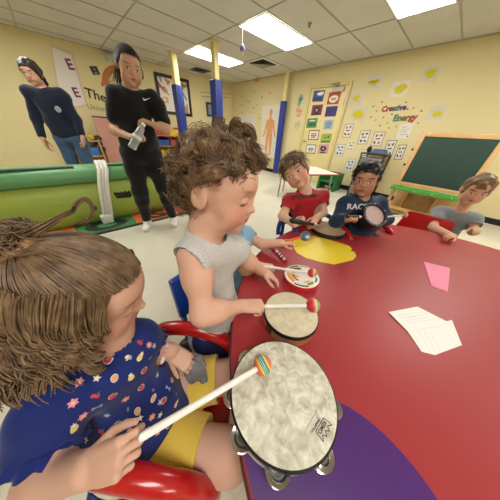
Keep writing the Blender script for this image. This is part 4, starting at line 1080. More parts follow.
# green play structure: bulging lime wall with a darker rim
def climber():
    t = tag(empty('play_structure', (-3.05, .35, .014)), 'long lime green plastic climber with darker green rim and white strap handle', 'play structure')
    prof_l = [(-.00, .014), (.035, .05), (.075, .16), (.085, .28), (.075, .40), (.045, .49), (.02, .512)]
    prof_r = [(.015, .512), (.055, .522), (.062, .56), (.05, .62), (.015, .665), (-.05, .685), (-.16, .685), (-.24, .65), (-.27, .56)]
    ys = np.linspace(-1.75, 2.15, 40)
    def sweep(prof, x0, nm, m, back=None):
        rows = []
        for y in ys:
            e = min(1, (1-abs((y-.2)/1.96)**6)); cx = x0-.10*((y-.2)/1.95)**2
            rows.append([(cx+px*(.4+.6*e), y, .014+(pz-.014)*(.80+.20*e)) for px, pz in prof]+([(cx-.27, y, .014+(pz-.014)*(.80+.20*e)) for px, pz in prof[::-1]] if back else []))
        v = np.array(rows); k = v.shape[1]; f = []
        for i in range(len(ys)-1):
            for j in range(k if back else k-1):
                j2 = (j+1) % k; f.append((i*k+j, (i+1)*k+j, (i+1)*k+j2, i*k+j2))
        f.append(tuple(range(k))); f.append(tuple((len(ys)-1)*k+j for j in range(k))[::-1])
        return MB().add(v.reshape(-1, 3), f).build(nm, m, t, angle=50)
    X0 = -2.95
    sweep(prof_l, X0, 'lower_wall', mat('climber_lime', '9db04a', rough=.42, var=.05, scale=4), True)
    sweep(prof_r, X0, 'rim', mat('climber_green', '5d9560', rough=.42, var=.05, scale=4))
    for ya, yb in ((-.55, .02), (.30, .62), (.9, 1.5), (-1.3, -.8)):
        MB().box((X0-.055, ya, .672), (X0+.012, yb, .6895), .008).build('rim_slot', mat('slot_green', '2f5a38', rough=.6), t)
    for y in np.arange(-1.4, 1.9, .5):
        MB().tube([(X0+.083-.10*((y-.2)/1.95)**2, y, .33), (X0+.083-.10*((y+.4-.2)/1.95)**2, y+.4, .33)], .004, 6).build('mould_line', mat('climber_lime', '9db04a'), t)
        MB().tube([(X0+.074-.10*((y-.2)/1.95)**2, y, .20), (X0+.074-.10*((y+.4-.2)/1.95)**2, y+.4, .20)], .004, 6).build('mould_line', mat('climber_lime', '9db04a'), t)
    # finger hole with scalloped top, blue pegs
    def on_front(px, py):
        for X in np.linspace(-2.99, -2.80, 60):
            q = onX(px, py, X); e = np.interp(q[2], [.014, .16, .28, .40, .512], [0, .075, .085, .075, .02])
            if abs(X-(X0-.10*((q[1]-.2)/1.95)**2+e)) < .004: return q
        return onX(px, py, X0+.07)
    q = on_front(123.5, 195)
    hole = [(-.10, .035), (-.085, .055), (-.065, .035), (-.05, .05), (-.03, .03), (-.015, .05), (.01, .03), (.03, .055), (.05, .03), (.07, .05), (.09, .035), (.095, -.02), (.06, -.05), (-.06, -.05), (-.09, -.02)]
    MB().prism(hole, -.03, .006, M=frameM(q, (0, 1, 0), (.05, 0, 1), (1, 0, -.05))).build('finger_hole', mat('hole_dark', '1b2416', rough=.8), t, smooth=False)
    for (px, py) in ((152.5, 207), (94, 208)):
        q = on_front(px, py); MB().lathe([(0, .012), (.03, .010), (.034, -.02)][::-1], 20, M=frameM(q, (0, 1, 0), (0, 0, 1), (1, 0, 0))).build('blue_peg', mat('peg_blue', '2b3f7c', rough=.4), t)
    # white strap handle
    yb = onX(109, 222, -2.85)[1]; yt = onX(103, 170, -2.88)[1]
    pts = []
    zz = [.03, .10, .20, .30, .40, .50, .58, .65, .70, .72, .71, .68]; xx = [.105, .115, .135, .145, .14, .12, .105, .085, .045, -.02, -.10, -.16]
    for i, (z, x) in enumerate(zip(zz, xx)):
        pts.append((X0+x-.0, yb+(yt-yb)*min(1, (i/7))**1.0-.012*math.sin(i/7*math.pi), z))
    pts = np.array(pts)
    for k, dy in enumerate((-.036, .0, .036)):
        MB().tube(pts+A(.0 if k != 1 else -.008, dy, 0), .021, 12).build('strap_rib', m_white2, t)
    MB().box((X0+.07, yb-.068, .015), (X0+.155, yb+.062, .135), .03, seg=4).build('strap_foot', m_white2, t)
m_white2 = mat('plastic_white', 'dcdad2', rough=.35)
climber()
# pink board and toys at the west wall
t = tag(empty('pink_board', (-6.3, 1.15, 0)), 'dusty pink board standing on the floor behind the climber, dark top edge', 'board')
MB().box((-6.36, .78, 0), (-6.30, 1.62, 1.20), .006).build('panel', mat('board_pink', 'c08a7c', rough=.7), t)
MB().box((-6.365, .775, 1.20), (-6.295, 1.625, 1.225), .004).build('top_edge', mat('board_edge', '3c2a2a', rough=.6), t)
q = onX(96.5, 141, -6.29)
c_ = MB(); M = frameM((-6.298, q[1], q[2]), (0, 1, 0), (0, 0, 1), (1, 0, 0))
cut_ = tag(empty('owl_cutout', M=Matrix(M.tolist())), 'small dark brown scalloped cut-out with round holes on the pink board', 'cut-out')
MB().prism(blob(0, .05, .10, .09, 18, .2, 4), 0, .012, M=M).prism(blob(.02, -.10, .11, .10, 18, .2, 5), .0121, .02, M=M).build('shape', mm('cut_brown', '33241d'), cut_, smooth=False)
for a, b in ((-.03, .07), (.05, .03), (-.01, -.1), (.07, -.11)): MB().lathe([(.018, .0205), (.018, .023), (0, .0235)], 12, c=(a, b, 0), M=M).build('spot', mm('cut_spot', '8f7f6a'), cut_)
t = tag(empty('toy_shelf', (-6.35, .45, 0)), 'low pale wooden shelf of toys beside the pink board', 'shelf')
m_pine = mat('pine', 'c9a067', rough=.5, color2='bb8f56', scale=5)
MB().box((-6.55, .02, 0), (-6.2, .05, .75), .004).build('side_panel', m_pine, t); MB().box((-6.55, .70, 0), (-6.2, .73, .75), .004).build('side_panel', m_pine, t)
for z in (.06, .40, .72): MB().box((-6.55, .051, z), (-6.2, .699, z+.025), .003).build('shelf_board', m_pine, t)
def toy(name, mb, col, label): return tag(mb.build(name, mm('toy_'+col, col)), label, 'toy')
toy('toy_ball', MB().sphere((-6.32, .61, .745+.07), .07, 20), 'c8b23a', 'small yellow toy ball on the toy shelf beside the pink board')
toy('toy_block', MB().box((-6.4, .34, .745), (-6.26, .46, .88), .012), 'b3402f', 'red toy block on the toy shelf beside the pink board')
toy('toy_bin', MB().box((-6.48, .40, .425), (-6.22, .66, .60), .015), '3f6fae', 'blue toy bin on the middle board of the toy shelf')
toy('toy_bin', MB().box((-6.48, .40, .085), (-6.22, .66, .26), .015), 'c2452f', 'red toy bin on the bottom board of the toy shelf')
pl = tag(empty('toy_plant', (-6.36, .16, .745)), 'green leafy toy plant on top of the toy shelf', 'toy plant')
lf = MB()
for k in range(14):
    a = k*2.4; r = .05+.05*((k*7) % 5)/5; z = .10+.012*k
    lf.sphere((-6.36+r*math.cos(a), .16+r*math.sin(a), .745+z), (.035, .02, .05), 8)
MB().lathe([(.03, 0), (.045, .08), (0, .08)], 16, c=(-6.36, .16, .745)).build('pot', mm('toy_rust', '9c5a3a'), pl); lf.build('leaves', mm('toy_leaf', '4c8a3a'), pl)
# rack of coloured bins on the west wall
t = tag(empty('bin_rack', (-6.3, 2.8, 0)), 'wooden rack of coloured bins under the bulletin board', 'rack')
for y in (2.1, 3.5): MB().box((-6.57, y-.015, 0), (-6.2, y+.015, 1.12), .004).build('side_panel', m_pine, t)
cols = [('c0443a', 'red'), ('2f55a0', 'blue'), ('d9b53a', 'yellow'), ('cf7a34', 'orange')]
for r_ in range(4):
    z = .12+.26*r_
    MB().box((-6.56, 2.116, z-.02), (-6.2, 3.484, z), .003).build('rail', m_pine, t)
    for k in range(4):
        col, nmc = cols[(3-r_+(k % 2)*2*(r_ % 2)) % 4 if r_ != 2 else 1-(k % 2)]
        y0 = 2.13+k*.338
        b = MB(); x0, x1 = -6.54, -6.19
        b.prism([(x0, z+.001), (x1-.03, z+.001), (x1, z+.15), (x1-.012, z+.15), (x1-.04, z+.012), (x0+.012, z+.012), (x0+.012, z+.20), (x0, z+.20)], 0, .30, M=frameM((0, y0+.30, 0), (1, 0, 0), (0, 0, 1), (0, -1, 0)))
        b.prism([(x0+.013, z+.013), (x1-.041, z+.013), (x1-.014, z+.149), (x0+.013, z+.198)], 0, .01, M=frameM((0, y0+.01, 0), (1, 0, 0), (0, 0, 1), (0, -1, 0)))
        b.prism([(x0+.013, z+.013), (x1-.041, z+.013), (x1-.014, z+.149), (x0+.013, z+.198)], 0, .01, M=frameM((0, y0+.299, 0), (1, 0, 0), (0, 0, 1), (0, -1, 0)))
        tag(b.build('storage_bin', mm('bin_'+nmc, col), angle=30), '%s plastic bin, %s row of the rack, %s' % (nmc, ['bottom', 'second lowest', 'second highest', 'top'][r_], ['nearest the woman', 'second from the woman', 'second from the far end', 'at the far end'][k]), 'bin', 'coloured bins in the rack')
# trapezoid table at the back wall with red edge
tp = [(-2.37, 2.985), (-1.735, 3.06), (-1.437, 3.646), (-2.16, 4.06), (-2.63, 3.50)]
t = tag(empty('side_table', (-2.0, 3.4, 0)), 'small white topped table with red edge behind the boy in red', 'table')
MB().prism(tp, .527, .55).build('tabletop', mat('laminate_white', 'd9d4c9', rough=.4), t, smooth=False)
eb = MB(); n = len(tp); cen = np.mean(tp, 0)
tp2 = [tuple(cen+(np.array(q)-cen)*1.006) for q in tp]
for i in range(n):
    a, b, c2, d2 = tp[i], tp[(i+1) % n], tp2[(i+1) % n], tp2[i]
    eb.add([(*a, .526), (*b, .526), (*c2, .526), (*d2, .526), (*a, .5495), (*b, .5495), (*c2, .5495), (*d2, .5495)], [(0, 1, 2, 3), (7, 6, 5, 4), (2, 6, 7, 3), (1, 5, 6, 2), (3, 7, 4, 0)])
eb.build('edge_band', mat('edge_red', 'a8262e', rough=.4), t, smooth=False)
for (x, y) in [(-2.33, 3.08), (-1.80, 3.12), (-1.55, 3.62), (-2.15, 3.92), (-2.52, 3.48)]:
    d = (np.array((x, y))-cen)*.06
    MB().tube([(x, y, .527), (x+d[0], y+d[1], .004), (x+d[0], y+d[1], 0)], [.014, .014, .016], 12).build('leg', m_chrome, t)
# green chair between table and wall
t = tag(empty('green_chair', (-1.95, 4.72, 0)), 'dark green plastic cube chair against the wall right of the white topped table', 'chair')
m_gr = mat('plastic_green', '1f6a3a', rough=.4)
MB().box((-2.25, 4.50, 0), (-2.21, 4.92, .40), .012).build('side_panel', m_gr, t); MB().box((-1.84, 4.50, 0), (-1.80, 4.92, .40), .012).build('side_panel', m_gr, t)
MB().box((-2.209, 4.55, .18), (-1.841, 4.90, .215), .01).build('seat', m_gr, t); MB().box((-2.209, 4.875, .216), (-1.841, 4.915, .40), .01).build('backrest', m_gr, t)
# drawer cart
t = tag(empty('drawer_cart', (-1.2, 4.85, 0)), 'black framed cart of translucent grey drawers behind the boy in blue', 'drawer cart')
cx0, cx1, cy0, cy1 = -1.50, -1.04, 4.62, 5.05; m_cart = mat('cart_black', '1d1d20', rough=.4); m_dr = mat('drawer_clear', '8f8f92', rough=.25, trans=.35)
for x in (cx0, cx1-.025):
    for y in (cy0, cy1-.025): MB().box((x, y, .0), (x+.025, y+.025, .86), .004).build('post', m_cart, t)
MB().box((cx0-.01, cy0-.01, .8605), (cx1+.01, cy1, .885), .006).build('top', m_cart, t)
for k in range(4):
    z = .05+.2*k
    MB().box((cx0, cy0+.01, z-.015), (cx1, cy1, z), .003).build('shelf_frame', m_cart, t)
    dr = MB().box((cx0+.03, cy0-.012, z+.006), (cx1-.03, cy0+.004, z+.165), .006).box((cx0+.03, cy0+.005, z+.006), (cx1-.03, cy1-.03, z+.02), .003)
    dr = dr.build('drawer', m_dr, t)
    MB().box((cx0+.15, cy0-.026, z+.125), (cx1-.15, cy0-.0125, z+.145), .004).build('handle', m_dr, dr)
    MB().box((cx0+.06, cy0+.03, z+.021), (cx1-.07, cy1-.05, z+.09+.02*(k % 2)), .03).build('contents', mm('drawer_stuff%d' % k, ['6a5f5a', '8a6a5f', '7f7a6a', '9a7a74'][k]), t)
toy('supply_box', MB().box((-1.36, 4.70, .8855), (-1.10, 4.95, .93), .006), '6f6a8c', 'mauve supply box on top of the drawer cart'); tag(bpy.data.objects['supply_box'], cat='box')
toy('supply_box', MB().box((-1.33, 4.72, .9305), (-1.12, 4.93, .965), .006), '3f6f96', 'blue supply box topmost of the pile on the drawer cart'); tag(bpy.data.objects['supply_box.001'], cat='box')
k = MB().sphere((-1.43, 4.82, .885+.06), (.05, .05, .06), 14); o = k.build('black_pouch', m_black); tag(o, 'small black lump of cloth on the left corner of the drawer cart', 'pouch')
# easel with chalkboard
t = tag(empty('easel', (-.25, 4.2, 0)), 'wooden easel with green chalkboard and bright green tray', 'easel')
m_ply = mat('easel_wood', 'c8a06a', rough=.5, color2='bd925a', scale=6); m_brd = mat('chalk_green', '1d3a30', rough=.75, var=.15, scale=5)
ex0, ex1 = -.60, .30
def ey(z): return 4.045+.17*z
def slab(x0, x1, z0, z1, nm, m, th=.03, off=0, bev=.004):
    nrmv = nrm(A(0, -1, .17)); up = nrm(A(0, .17, 1)); L_ = (z1-z0)/up[2]
    M = frameM(A(0, ey(z0), z0)+nrmv*off, (1, 0, 0), up, -nrmv)
    return MB().box((x0, 0, -th/2), (x1, L_, th/2), bev, M=np.array(M)).build(nm, m, t)
slab(ex0, ex0+.055, 0, 1.26, 'leg', m_ply); slab(ex1-.055, ex1, 0, 1.26, 'leg', m_ply)
slab(ex0+.056, ex1-.056, 1.20, 1.255, 'top_rail', m_ply); slab(ex0+.056, ex1-.056, .50, .55, 'bottom_rail', m_ply)
slab(ex0+.057, ex1-.057, .551, 1.199, 'chalkboard', m_brd, th=.012)
slab(ex0+.056, ex1-.056, .10, .15, 'lower_rail', m_ply)
m_tray = mat('tray_green', '4f9a3c', rough=.4)
tray = MB().box((ex0-.02, ey(.47)-.16, .430), (ex1+.02, ey(.47)-.02, .445), .005).box((ex0-.02, ey(.47)-.165, .4455), (ex1+.02, ey(.47)-.15, .488), .004).box((ex0-.02, ey(.47)-.03, .4455), (ex1+.02, ey(.47)-.018, .488), .004)
tray.build('tray', m_tray, t)
for k in range(4): MB().lathe([(.008, 0), (.008, .006), (0, .007)], 12, M=frameM((ex0+.08+.23*k, ey(.47)-.166, .465), (1, 0, 0), (0, 0, 1), (0, -1, 0))).build('tray_rivet', mat('rivet_pale', 'b9cf9a', rough=.4), t)
for x in (ex0+.001, ex1-.05):    # rear legs
    a, b = A(x+.025, 4.285, 1.22), A(x+.025, 4.88, 0)
    d = nrm(b-a); M = frameM(a, (1, 0, 0), np.cross(d, (1, 0, 0)), d)
    MB().box((-.024, -.014, 0), (.024, .014, np.linalg.norm(b-a)), .004, M=M).build('rear_leg', m_ply, t)
# plywood side wings under the tray
for x in (ex0+.22, ex1-.28):
    M = frameM(A(x, 0, 0), (0, 1, 0), (0, 0, 1), (1, 0, 0))
    MB().prism([(4.20, .05), (4.62, .05), (4.40, .43), (4.16, .43)], 0, .02, M=M).build('side_wing', m_ply, t, smooth=False)
MB().box((ex0+.05, 4.36, .05), (ex1-.05, 4.39, .42), .004).build('back_panel', mat('easel_ply2', 'c6a068', rough=.55, color2='b58e56', scale=7), t)
MB().box((ex0+.02, 4.08, .03), (ex1-.02, 4.36, .05), .004).build('floor_shelf', m_ply, t)
for z in (.80, 1.02): MB().lathe([(0, .028), (.016, .028), (.018, .0), (.01, -.004)][::-1], 14, M=frameM((ex0-.001, ey(z), z), (0, 1, 0), (0, 0, 1), (-1, 0, 0))).build('wing_knob', m_black, t)
# hanging ice cream ornaments
def icecream(px, ptop, pball, pend, r, col, tip, label):
    a = onz(px, ptop, H); x, y = a[0], a[1]; zb, ze = z_at(x, y, pball), z_at(x, y, pend)
    t = tag(empty('hanging_ornament', (x, y, ze)), label, 'ornament')
    MB().tube([(x, y, H-.0075), (x, y, zb+r*.9)], .0035, 6).build('string', mm('string_white', 'd8d4c8'), t)
    b = MB()
    for k in range(9):
        q = k*2.4; b.sphere((x+r*.45*math.cos(q), y+r*.45*math.sin(q), zb+r*.35*math.sin(k*1.7)), r*.62, 12)
    b.build('scoop', mm('scoop_'+col, col), t)
    if tip: MB().sphere((x, y, zb+r*.85), r*.5, 12).build('topping', mm('scoop_'+tip, tip), t)
    MB().lathe([(0, ze), (r*.62, zb-r*.35), (0, zb-r*.3)], 18, c=(x, y, 0)).build('cone', mm('cone_tan', 'c9a46a'), t)
icecream(242.8, 25.5, 48.5, 57.5, .040, '6a5a96', 'c9b8d4', 'hanging ice cream ornament with purple scoop below the largest ceiling light')
icecream(257, 69, 80.0, 86.5, .042, 'b8402f', None, 'small hanging ice cream ornament with red scoop near the back corner')
# ================================================================== PEOPLE
m_hair_brown = hair_mat('hair_brown', '5d4531', '85694c')
m_hair_light = hair_mat('hair_light', '5c4836', '876c50')
m_hair_dark = hair_mat('hair_dark', '1c1714', '2c231d')
def half(o, n):
    o, n = np.asarray(o, float), nrm(n); return lambda X, Y, Z: (X-o[0])*n[0]+(Y-o[1])*n[1]+(Z-o[2])*n[2]
def ball(c, r): return lambda X, Y, Z: r-np.sqrt((X-c[0])**2+(Y-c[1])**2+(Z-c[2])**2)
def rod(a, b, r):
    a, b = np.asarray(a, float), np.asarray(b, float); ba = b-a; L2 = ba@ba
    def f(X, Y, Z):
        t = np.clip(((X-a[0])*ba[0]+(Y-a[1])*ba[1]+(Z-a[2])*ba[2])/L2, 0, 1)
        return r-np.sqrt((X-a[0]-ba[0]*t)**2+(Y-a[1]-ba[1]*t)**2+(Z-a[2]-ba[2]*t)**2)
    return f
def both(f, g): return lambda X, Y, Z: np.minimum(f(X, Y, Z), g(X, Y, Z))       # removed only where both remove
def ripple(amp, dirs, ph=0.0):
    def f(X, Y, Z):
        s = 0
        for i, (d, fr) in enumerate(dirs):
            w = 1.7*np.sin(X*fr*.31+Y*fr*.23-Z*fr*.17+i)
            s = s+np.sin((X*d[0]+Y*d[1]+Z*d[2])*fr+ph+i*1.3+w)
        return s*amp
    return f
def torso(S, pel, neck, sR, sL, hw, cw, dp, inf=0.0, shr=.035, k=.04, belly=0.0, hips=True):
    pel, neck, sR, sL = map(lambda q: np.asarray(q, float), (pel, neck, sR, sL))
    up = nrm(neck-pel); x = nrm(sR-sL); x = nrm(x-up*np.dot(x, up)); f = np.cross(up, x); M = np.stack([x, f, up]); L = np.linalg.norm(neck-pel)
    if hips: S.ell(pel+up*.04*L, np.array([hw, dp*1.05, .17*L])+inf, M, k)
    S.ell(pel+up*.32*L+f*belly, np.array([hw*.97, dp*1.03+belly, .27*L])+inf, M, k)
    S.ell(pel+up*.66*L, np.array([cw, dp, .27*L])+inf, M, k)
    S.cap(sR, pel+up*.80*L, shr+inf, shr*1.15+inf, k); S.cap(sL, pel+up*.80*L, shr+inf, shr*1.15+inf, k)
    S.cap(sR, sL, shr*.9+inf, shr*.9+inf, k)
    return M, up, f, x
def limb(S, pts, rs, k=.02, bulge=None):
    S.chain(pts, rs, k)
    if bulge:
        for i, (t, r) in enumerate(bulge):
            if i < len(pts)-1 and r: S.ell(np.array(pts[i])*(1-t)+np.array(pts[i+1])*t, r, None, k*1.5)
def garment(name, S, h, m, parent, cols=None):
    mb = S.mesh(h); return mb.build(name, m, parent, angle=180, cols=cols), mb
def cloth(name, c, var=.10, scale=60, rough=.85, bump=.12, bscale=500, **k): return mat(name, c, rough=rough, var=var, scale=scale, bump=bump, bscale=bscale, sheen=.15, spec=.25, **k)
def hair_cap(hd, parent, m, grow=.03, top=.02, nrmv=(0, .62, -.78), pt=(0, .40, .20), ears=.12, lump=.01, lf=90, h=.004, extra=None, low=None, clips=()):
    S = Sdf(); L = hd.L; H_ = hd.h
    S.ell(L(0, -.05, .10), np.array([.375+grow, .455+grow, .395+grow+top])*H_, hd.M, .03*H_)
    if extra:
        for (p, r) in extra: S.ell(L(*p), np.array(r)*H_, hd.M, .06*H_)
    w = lambda v: hd.M.T @ np.array(v, float)
    S.clip.append(half(L(*pt), w(nrmv)))
    if ears:
        for q in (-1, 1): S.clip.append(ball(L(q*.40, -.01, -.08), ears*H_))
    S.clip += list(clips)
    if low is not None: S.clip.append(half(L(0, 0, low), w((0, 0, -1))))
    if lump: S.wob = ripple(lump*H_*.5, [((.7, .6, .3), lf/H_*.2), ((-.5, .8, .4), lf/H_*.27), ((.2, -.3, .9), lf/H_*.22)])
    return garment('hair', S, h, m, parent)
def scalp_dir(rng, cond):
    while True:
        v = rng.normal(size=3); v /= np.linalg.norm(v)
        if cond(v): return v
def curly(hd, n, cond, ln, rad, turns, out=1.0, down=.8, seed=1, grow=.03, K=18, r0=.0009, flow=None, clump=9):
    rng = np.random.default_rng(seed); P_ = []; R_ = []; H_ = hd.h
    for it in range(n):
        if it % clump == 0:
            v0 = scalp_dir(rng, cond); cl = (rng.uniform(*ln), rng.uniform(*rad), rng.uniform(*turns), rng.uniform(0, 6.28), rng.normal(size=3)*.35)
        v = nrm(v0+rng.normal(size=3)*.05)
        root = np.array([.375+grow, .455+grow, .395+grow+.02])*v+np.array([0, -.05, .10])
        l = cl[0]*rng.uniform(.85, 1.1); rr = cl[1]*rng.uniform(.8, 1.15); tn = cl[2]*rng.uniform(.95, 1.05); ph = cl[3]+rng.normal()*.25
        tgt = flow(v, rng) if flow else nrm(np.array([v[0]*.6, v[1]*.6-.2, -1]))
        s = np.linspace(0, 1, K)
        d0 = nrm(v*out+cl[4]+rng.normal(size=3)*.08)
        c = root+np.outer(s, d0)*l*.55+np.outer(s**1.6, tgt)*l*down*.7
        ax = nrm(d0+tgt*.7); u = nrm(np.cross(ax, [.3, .5, .8])); w = np.cross(ax, u)
        a = ph+tn*2*math.pi*s; am = rr*np.minimum(1, s*2.5)
        c = c+np.outer(am*np.cos(a), u)+np.outer(am*np.sin(a), w)-u*0
        P_.append(c); R_.append(rng.uniform(.7, 1.3)*r0)
    P_ = np.array(P_)
    W_ = hd.c+(P_ @ hd.M)*H_
    return W_, np.array(R_)
def link_strands(name, W_, R_, m, parent, taper=.6):
    v, f = strands(W_, R_, taper); b = MB(); b.v.append(v); b.f = [tuple(q) for q in f.tolist()]; b.mi = [0]*len(b.f); b.n = len(v)
    return b.build(name, m, parent, angle=180)
UPC = (.053, .816, -.575)      # world up in camera axes
SKIN = 'd0a48f'

# ------------------------------------------------------------------ boy in the grey tank top, kneeling up on a blue chair
def boy_tank():
    S = Sdf(); 
    fw = camvec(.95, -.36, -.10); up = camvec(.33, .76, -.56)
    hd = Head(S, P(220, 188.5, .425), fw, up, .203, lips='c06a66', cheek='d2937f', brow='b3866c', skin=SKIN, chub=1.12, fine=.0023, lash='4a352a', browt=.8)
    nk = P(206, 229, .46); sR = P(194, 257, .430); sL = P(236, 250, .575); pel = P(214, 325, .75)
    S.cap(hd.L(0, -.10, -.22), nk, .045, .047, .03)
    M, tu, tf, tx = torso(S, pel, nk, sR, sL, .080, .072, .064, shr=.030, belly=.010)
    eR, wR = P(203, 314, .445), P(241, 306, .548)
    limb(S, [sR, eR, wR], [.0315, .0290, .0215], .02, [(.35, .0350), (.3, .0305)])
    eL, wL = P(249, 262, .63), P(262, 271, .715)
    limb(S, [sL, eL, wL], [.034, .028, .021], .02)
    gd = nrm(MT1-MT0)
    hR = hand(S, wR, camvec(.98, -.03, .1), camvec(-.1, .75, -.65), .118, -1, [(62, 78, 40), (66, 80, 40), (68, 80, 42), (66, 76, 40)], 'grip')
    hL = hand(S, wL, camvec(.72, -.40, .45), camvec(.25, .8, -.5), .115, 1, [(12, 16, 10), (14, 14, 10), (18, 18, 12), (22, 18, 12)], 'relax', spread=.30)
    hipR, hipL = pel+tx*.045-tu*.02, pel-tx*.045-tu*.02
    kR, aR = P(239, 347, .87), P(192, 346, .90); kL = kR-tx*.11; aL = aR-tx*.10
    limb(S, [hipR, kR], [.066, .05], .03); limb(S, [kR-A(0, 0, .02), aR], [.043, .030], .03); limb(S, [hipL, kL], [.066, .05], .03); limb(S, [kL-A(0, 0, .02), aL], [.043, .030], .03)
    body, _ = skin_body('person', S, .0055, SKIN)
    tag(body, 'curly haired boy in grey tank top tapping the small wooden drum with a mallet', 'person')
    # tank top
    C_ = Sdf(); torso(C_, pel, nk, sR, sL, .080, .072, .064, inf=.0095, shr=.031, belly=.012)
    C_.cap(nk-tu*.03, nk-tu*.05, .056, .06, .03)
    C_.clip += [rod(sR+tx*.020-tu*.004+tf*.004, sR+tx*.2, .043), rod(sR+tx*.026-tu*.02+tf*.006, sR+tx*.04-tu*.05, .036), rod(sL-tx*.022-tu*.012, sL-tx*.2, .036), rod(nk-tu*.012+tf*.015, nk+tu*.2+tf*.05, .044), rod(hd.L(0, -.1, -.28), hd.L(0, 0, .5), .045), half(pel-tu*.015, -tu)]
    def waist(X, Y, Z):
        u_ = (X-pel[0])*tu[0]+(Y-pel[1])*tu[1]+(Z-pel[2])*tu[2]
        g = np.exp(-((u_-.075)/.05)**2)
        return g*.0035*np.sin(u_*260+18*((X-pel[0])*tf[0]+(Y-pel[1])*tf[1]))+.0012*np.sin(u_*70+40*X)
    C_.wob = waist
    mt = mat('tank_grey', 'c6c3c2', rough=.9, color2='aeacac', scale=260, bump=.12, bscale=420, spec=.2)
    garment('tank_top', C_, .0029, mt, body)
    # shorts, navy with a grey stripe
    C_ = Sdf(); torso_in = .008
    C_.ell(pel+tu*.01, np.array([.092, .076, .06]), M, .03)
    kn = lambda h_, k_, t: h_*(1-t)+k_*t
    C_.cap(hipR, kn(hipR, kR, .86), .073, .062, .03); C_.cap(hipL, kn(hipL, kL, .86), .073, .062, .03)
    C_.clip += [half(pel+tu*.035, tu), half(kn(hipR, kR, .84), kR-hipR)]
    C_.wob = ripple(.0012, [((.6, .3, .7), 80), ((.2, .9, .1), 60)])
    sm = C_.mesh(.005); v = sm.verts()
    side = (v-pel) @ tx; along = np.clip(((v-hipR) @ nrm(kR-hipR)), -1, 1); perp = (v-hipR) @ np.cross(nrm(kR-hipR), tx)
    col = np.tile(np.array(lin('16204a')), (len(v), 1))
    stripe = (side > .06) & (np.abs(perp) < .013)
    col[stripe] = lin('a9a9ae')
    sm.build('shorts', attr_mat('cloth_attr', rough=.85, bump=.1), body, angle=180, cols=col)
    # shoes
    for a, k_ in ((aR, kR), (aL, kL)):
        C_ = Sdf(); d = nrm(a-k_); C_.cap(a+d*.0, a+d*.055+A(0, 0, -.018), .034, .027, .02); C_.ell(a+d*.03+A(0, 0, .005), (.036, .036, .036), None, .02)
        garment('shoe', C_, .005, mat('shoe_black', '1a1a1e', rough=.5), body)
    # curls
    w_ = lambda v: hd.M.T @ np.array(v, float)
    hl = both(half(hd.L(0, .40, .35), w_((0, .50, -.86))), half(hd.L(0, -.16, 0), w_((0, -1, 0))) if False else half(hd.L(0, -.13, 0), w_((0, 1, 0))))
    hair_cap(hd, body, m_hair_brown, grow=.036, top=.035, ears=.12, lump=.05, h=.004, nrmv=(0, 1, 0), pt=(0, .60, 0), extra=[((0, -.02, .42), (.22, .28, .12))], clips=[hl], low=-.50)
    def ok(v):
        x, y, z = v[0]*.39, v[1]*.47-.05, v[2]*.42+.10
        if z < -.46: return False
        if y > -.13: return (y-.39)*.50-(z-.36)*.86 < 0 and not (abs(v[0]) > .75 and z < .06)
        return not (abs(v[0]) > .82 and y > -.20 and z < .05)
    back = lambda v, r: nrm(np.array([v[0]*.5, v[1]*.5-.45, -.8]))
    W_, R_ = curly(hd, 1900, ok, (.09, .18), (.018, .040), (1.4, 2.6), out=.6, down=.75, seed=4, grow=.02, K=20, r0=.00115, flow=back)
    W1, R1_ = curly(hd, 500, lambda v: ok(v) and v[1] < -.25 and v[2] < .45, (.10, .18), (.025, .045), (1.4, 2.4), out=.35, down=.9, seed=5, grow=.03, K=20, r0=.0011, flow=back)
    W2, R2_ = curly(hd, 110, lambda v: v[2] > .55 and ok(v), (.16, .26), (.05, .085), (1.3, 2.0), out=.8, down=.35, seed=9, grow=.03, K=28, r0=.0010, clump=4)
    W3, R3_ = curly(hd, 90, lambda v: ok(v) and v[1] > .50 and v[2] > .35, (.16, .26), (.03, .05), (1.0, 1.6), out=.8, down=.6, seed=12, grow=.02, K=20, r0=.0010, flow=lambda v, r: nrm(np.array([v[0]*.3, .9, .1])))
    link_strands('curls', np.concatenate([W_, W1, W3]), np.concatenate([R_, R1_, R3_]), m_hair_brown, body, .5)
    rng = np.random.default_rng(77); rings = []
    for (px, py, d_, rp, nst, tw) in ((246, 137, .395, 10.5, 44, .5), (236, 129, .41, 7.5, 24, -.4), (262, 163, .40, 6, 22, .8), (254, 151, .39, 7, 24, -.6), (220, 126, .41, 7, 14, .3), (190, 140, .46, 6.5, 12, .4)):
        cc = P(px, py, d_); rr = rp*d_/FPX; base = hd.c+nrm(cc-hd.c)*hd.h*.42
        nn = nrm(nrm(EYE-cc)+tw*AR+.35*rng.normal(size=3)); uu = nrm(np.cross(nn, AU)); ww = np.cross(nn, uu)
        for _ in range(nst):
            a0 = rng.uniform(-.5, .5)+math.pi*1.2; tn = rng.uniform(1.15, 1.6)*2*math.pi; q = np.linspace(0, 1, 24)
            r_ = rr*rng.uniform(.72, 1.12)*(1-.25*q); off = rng.normal(size=3)*rr*.13
            pth = cc+off+np.outer(r_*np.cos(a0+tn*q), uu)+np.outer(r_*np.sin(a0+tn*q), ww)+np.outer(q-.5, nn)*rr*.8
            pth[0] = base+rng.normal(size=3)*.006; pth[1] = pth[0]*.5+pth[2]*.5
            rings.append(pth)
    link_strands('ring_curls', np.array(rings), np.full(len(rings), .0010), m_hair_brown, body, .4)
    link_strands('top_curls', W2, R2_, m_hair_brown, body, .5)
    return body
boy_tank()
f_ = np.array([.98, .21]); Mc = np.eye(4); Mc[:3, 0] = (.21, -.98, 0); Mc[:3, 1] = (.98, .21, 0); Mc[:3, 3] = (-.45, .285, 0)
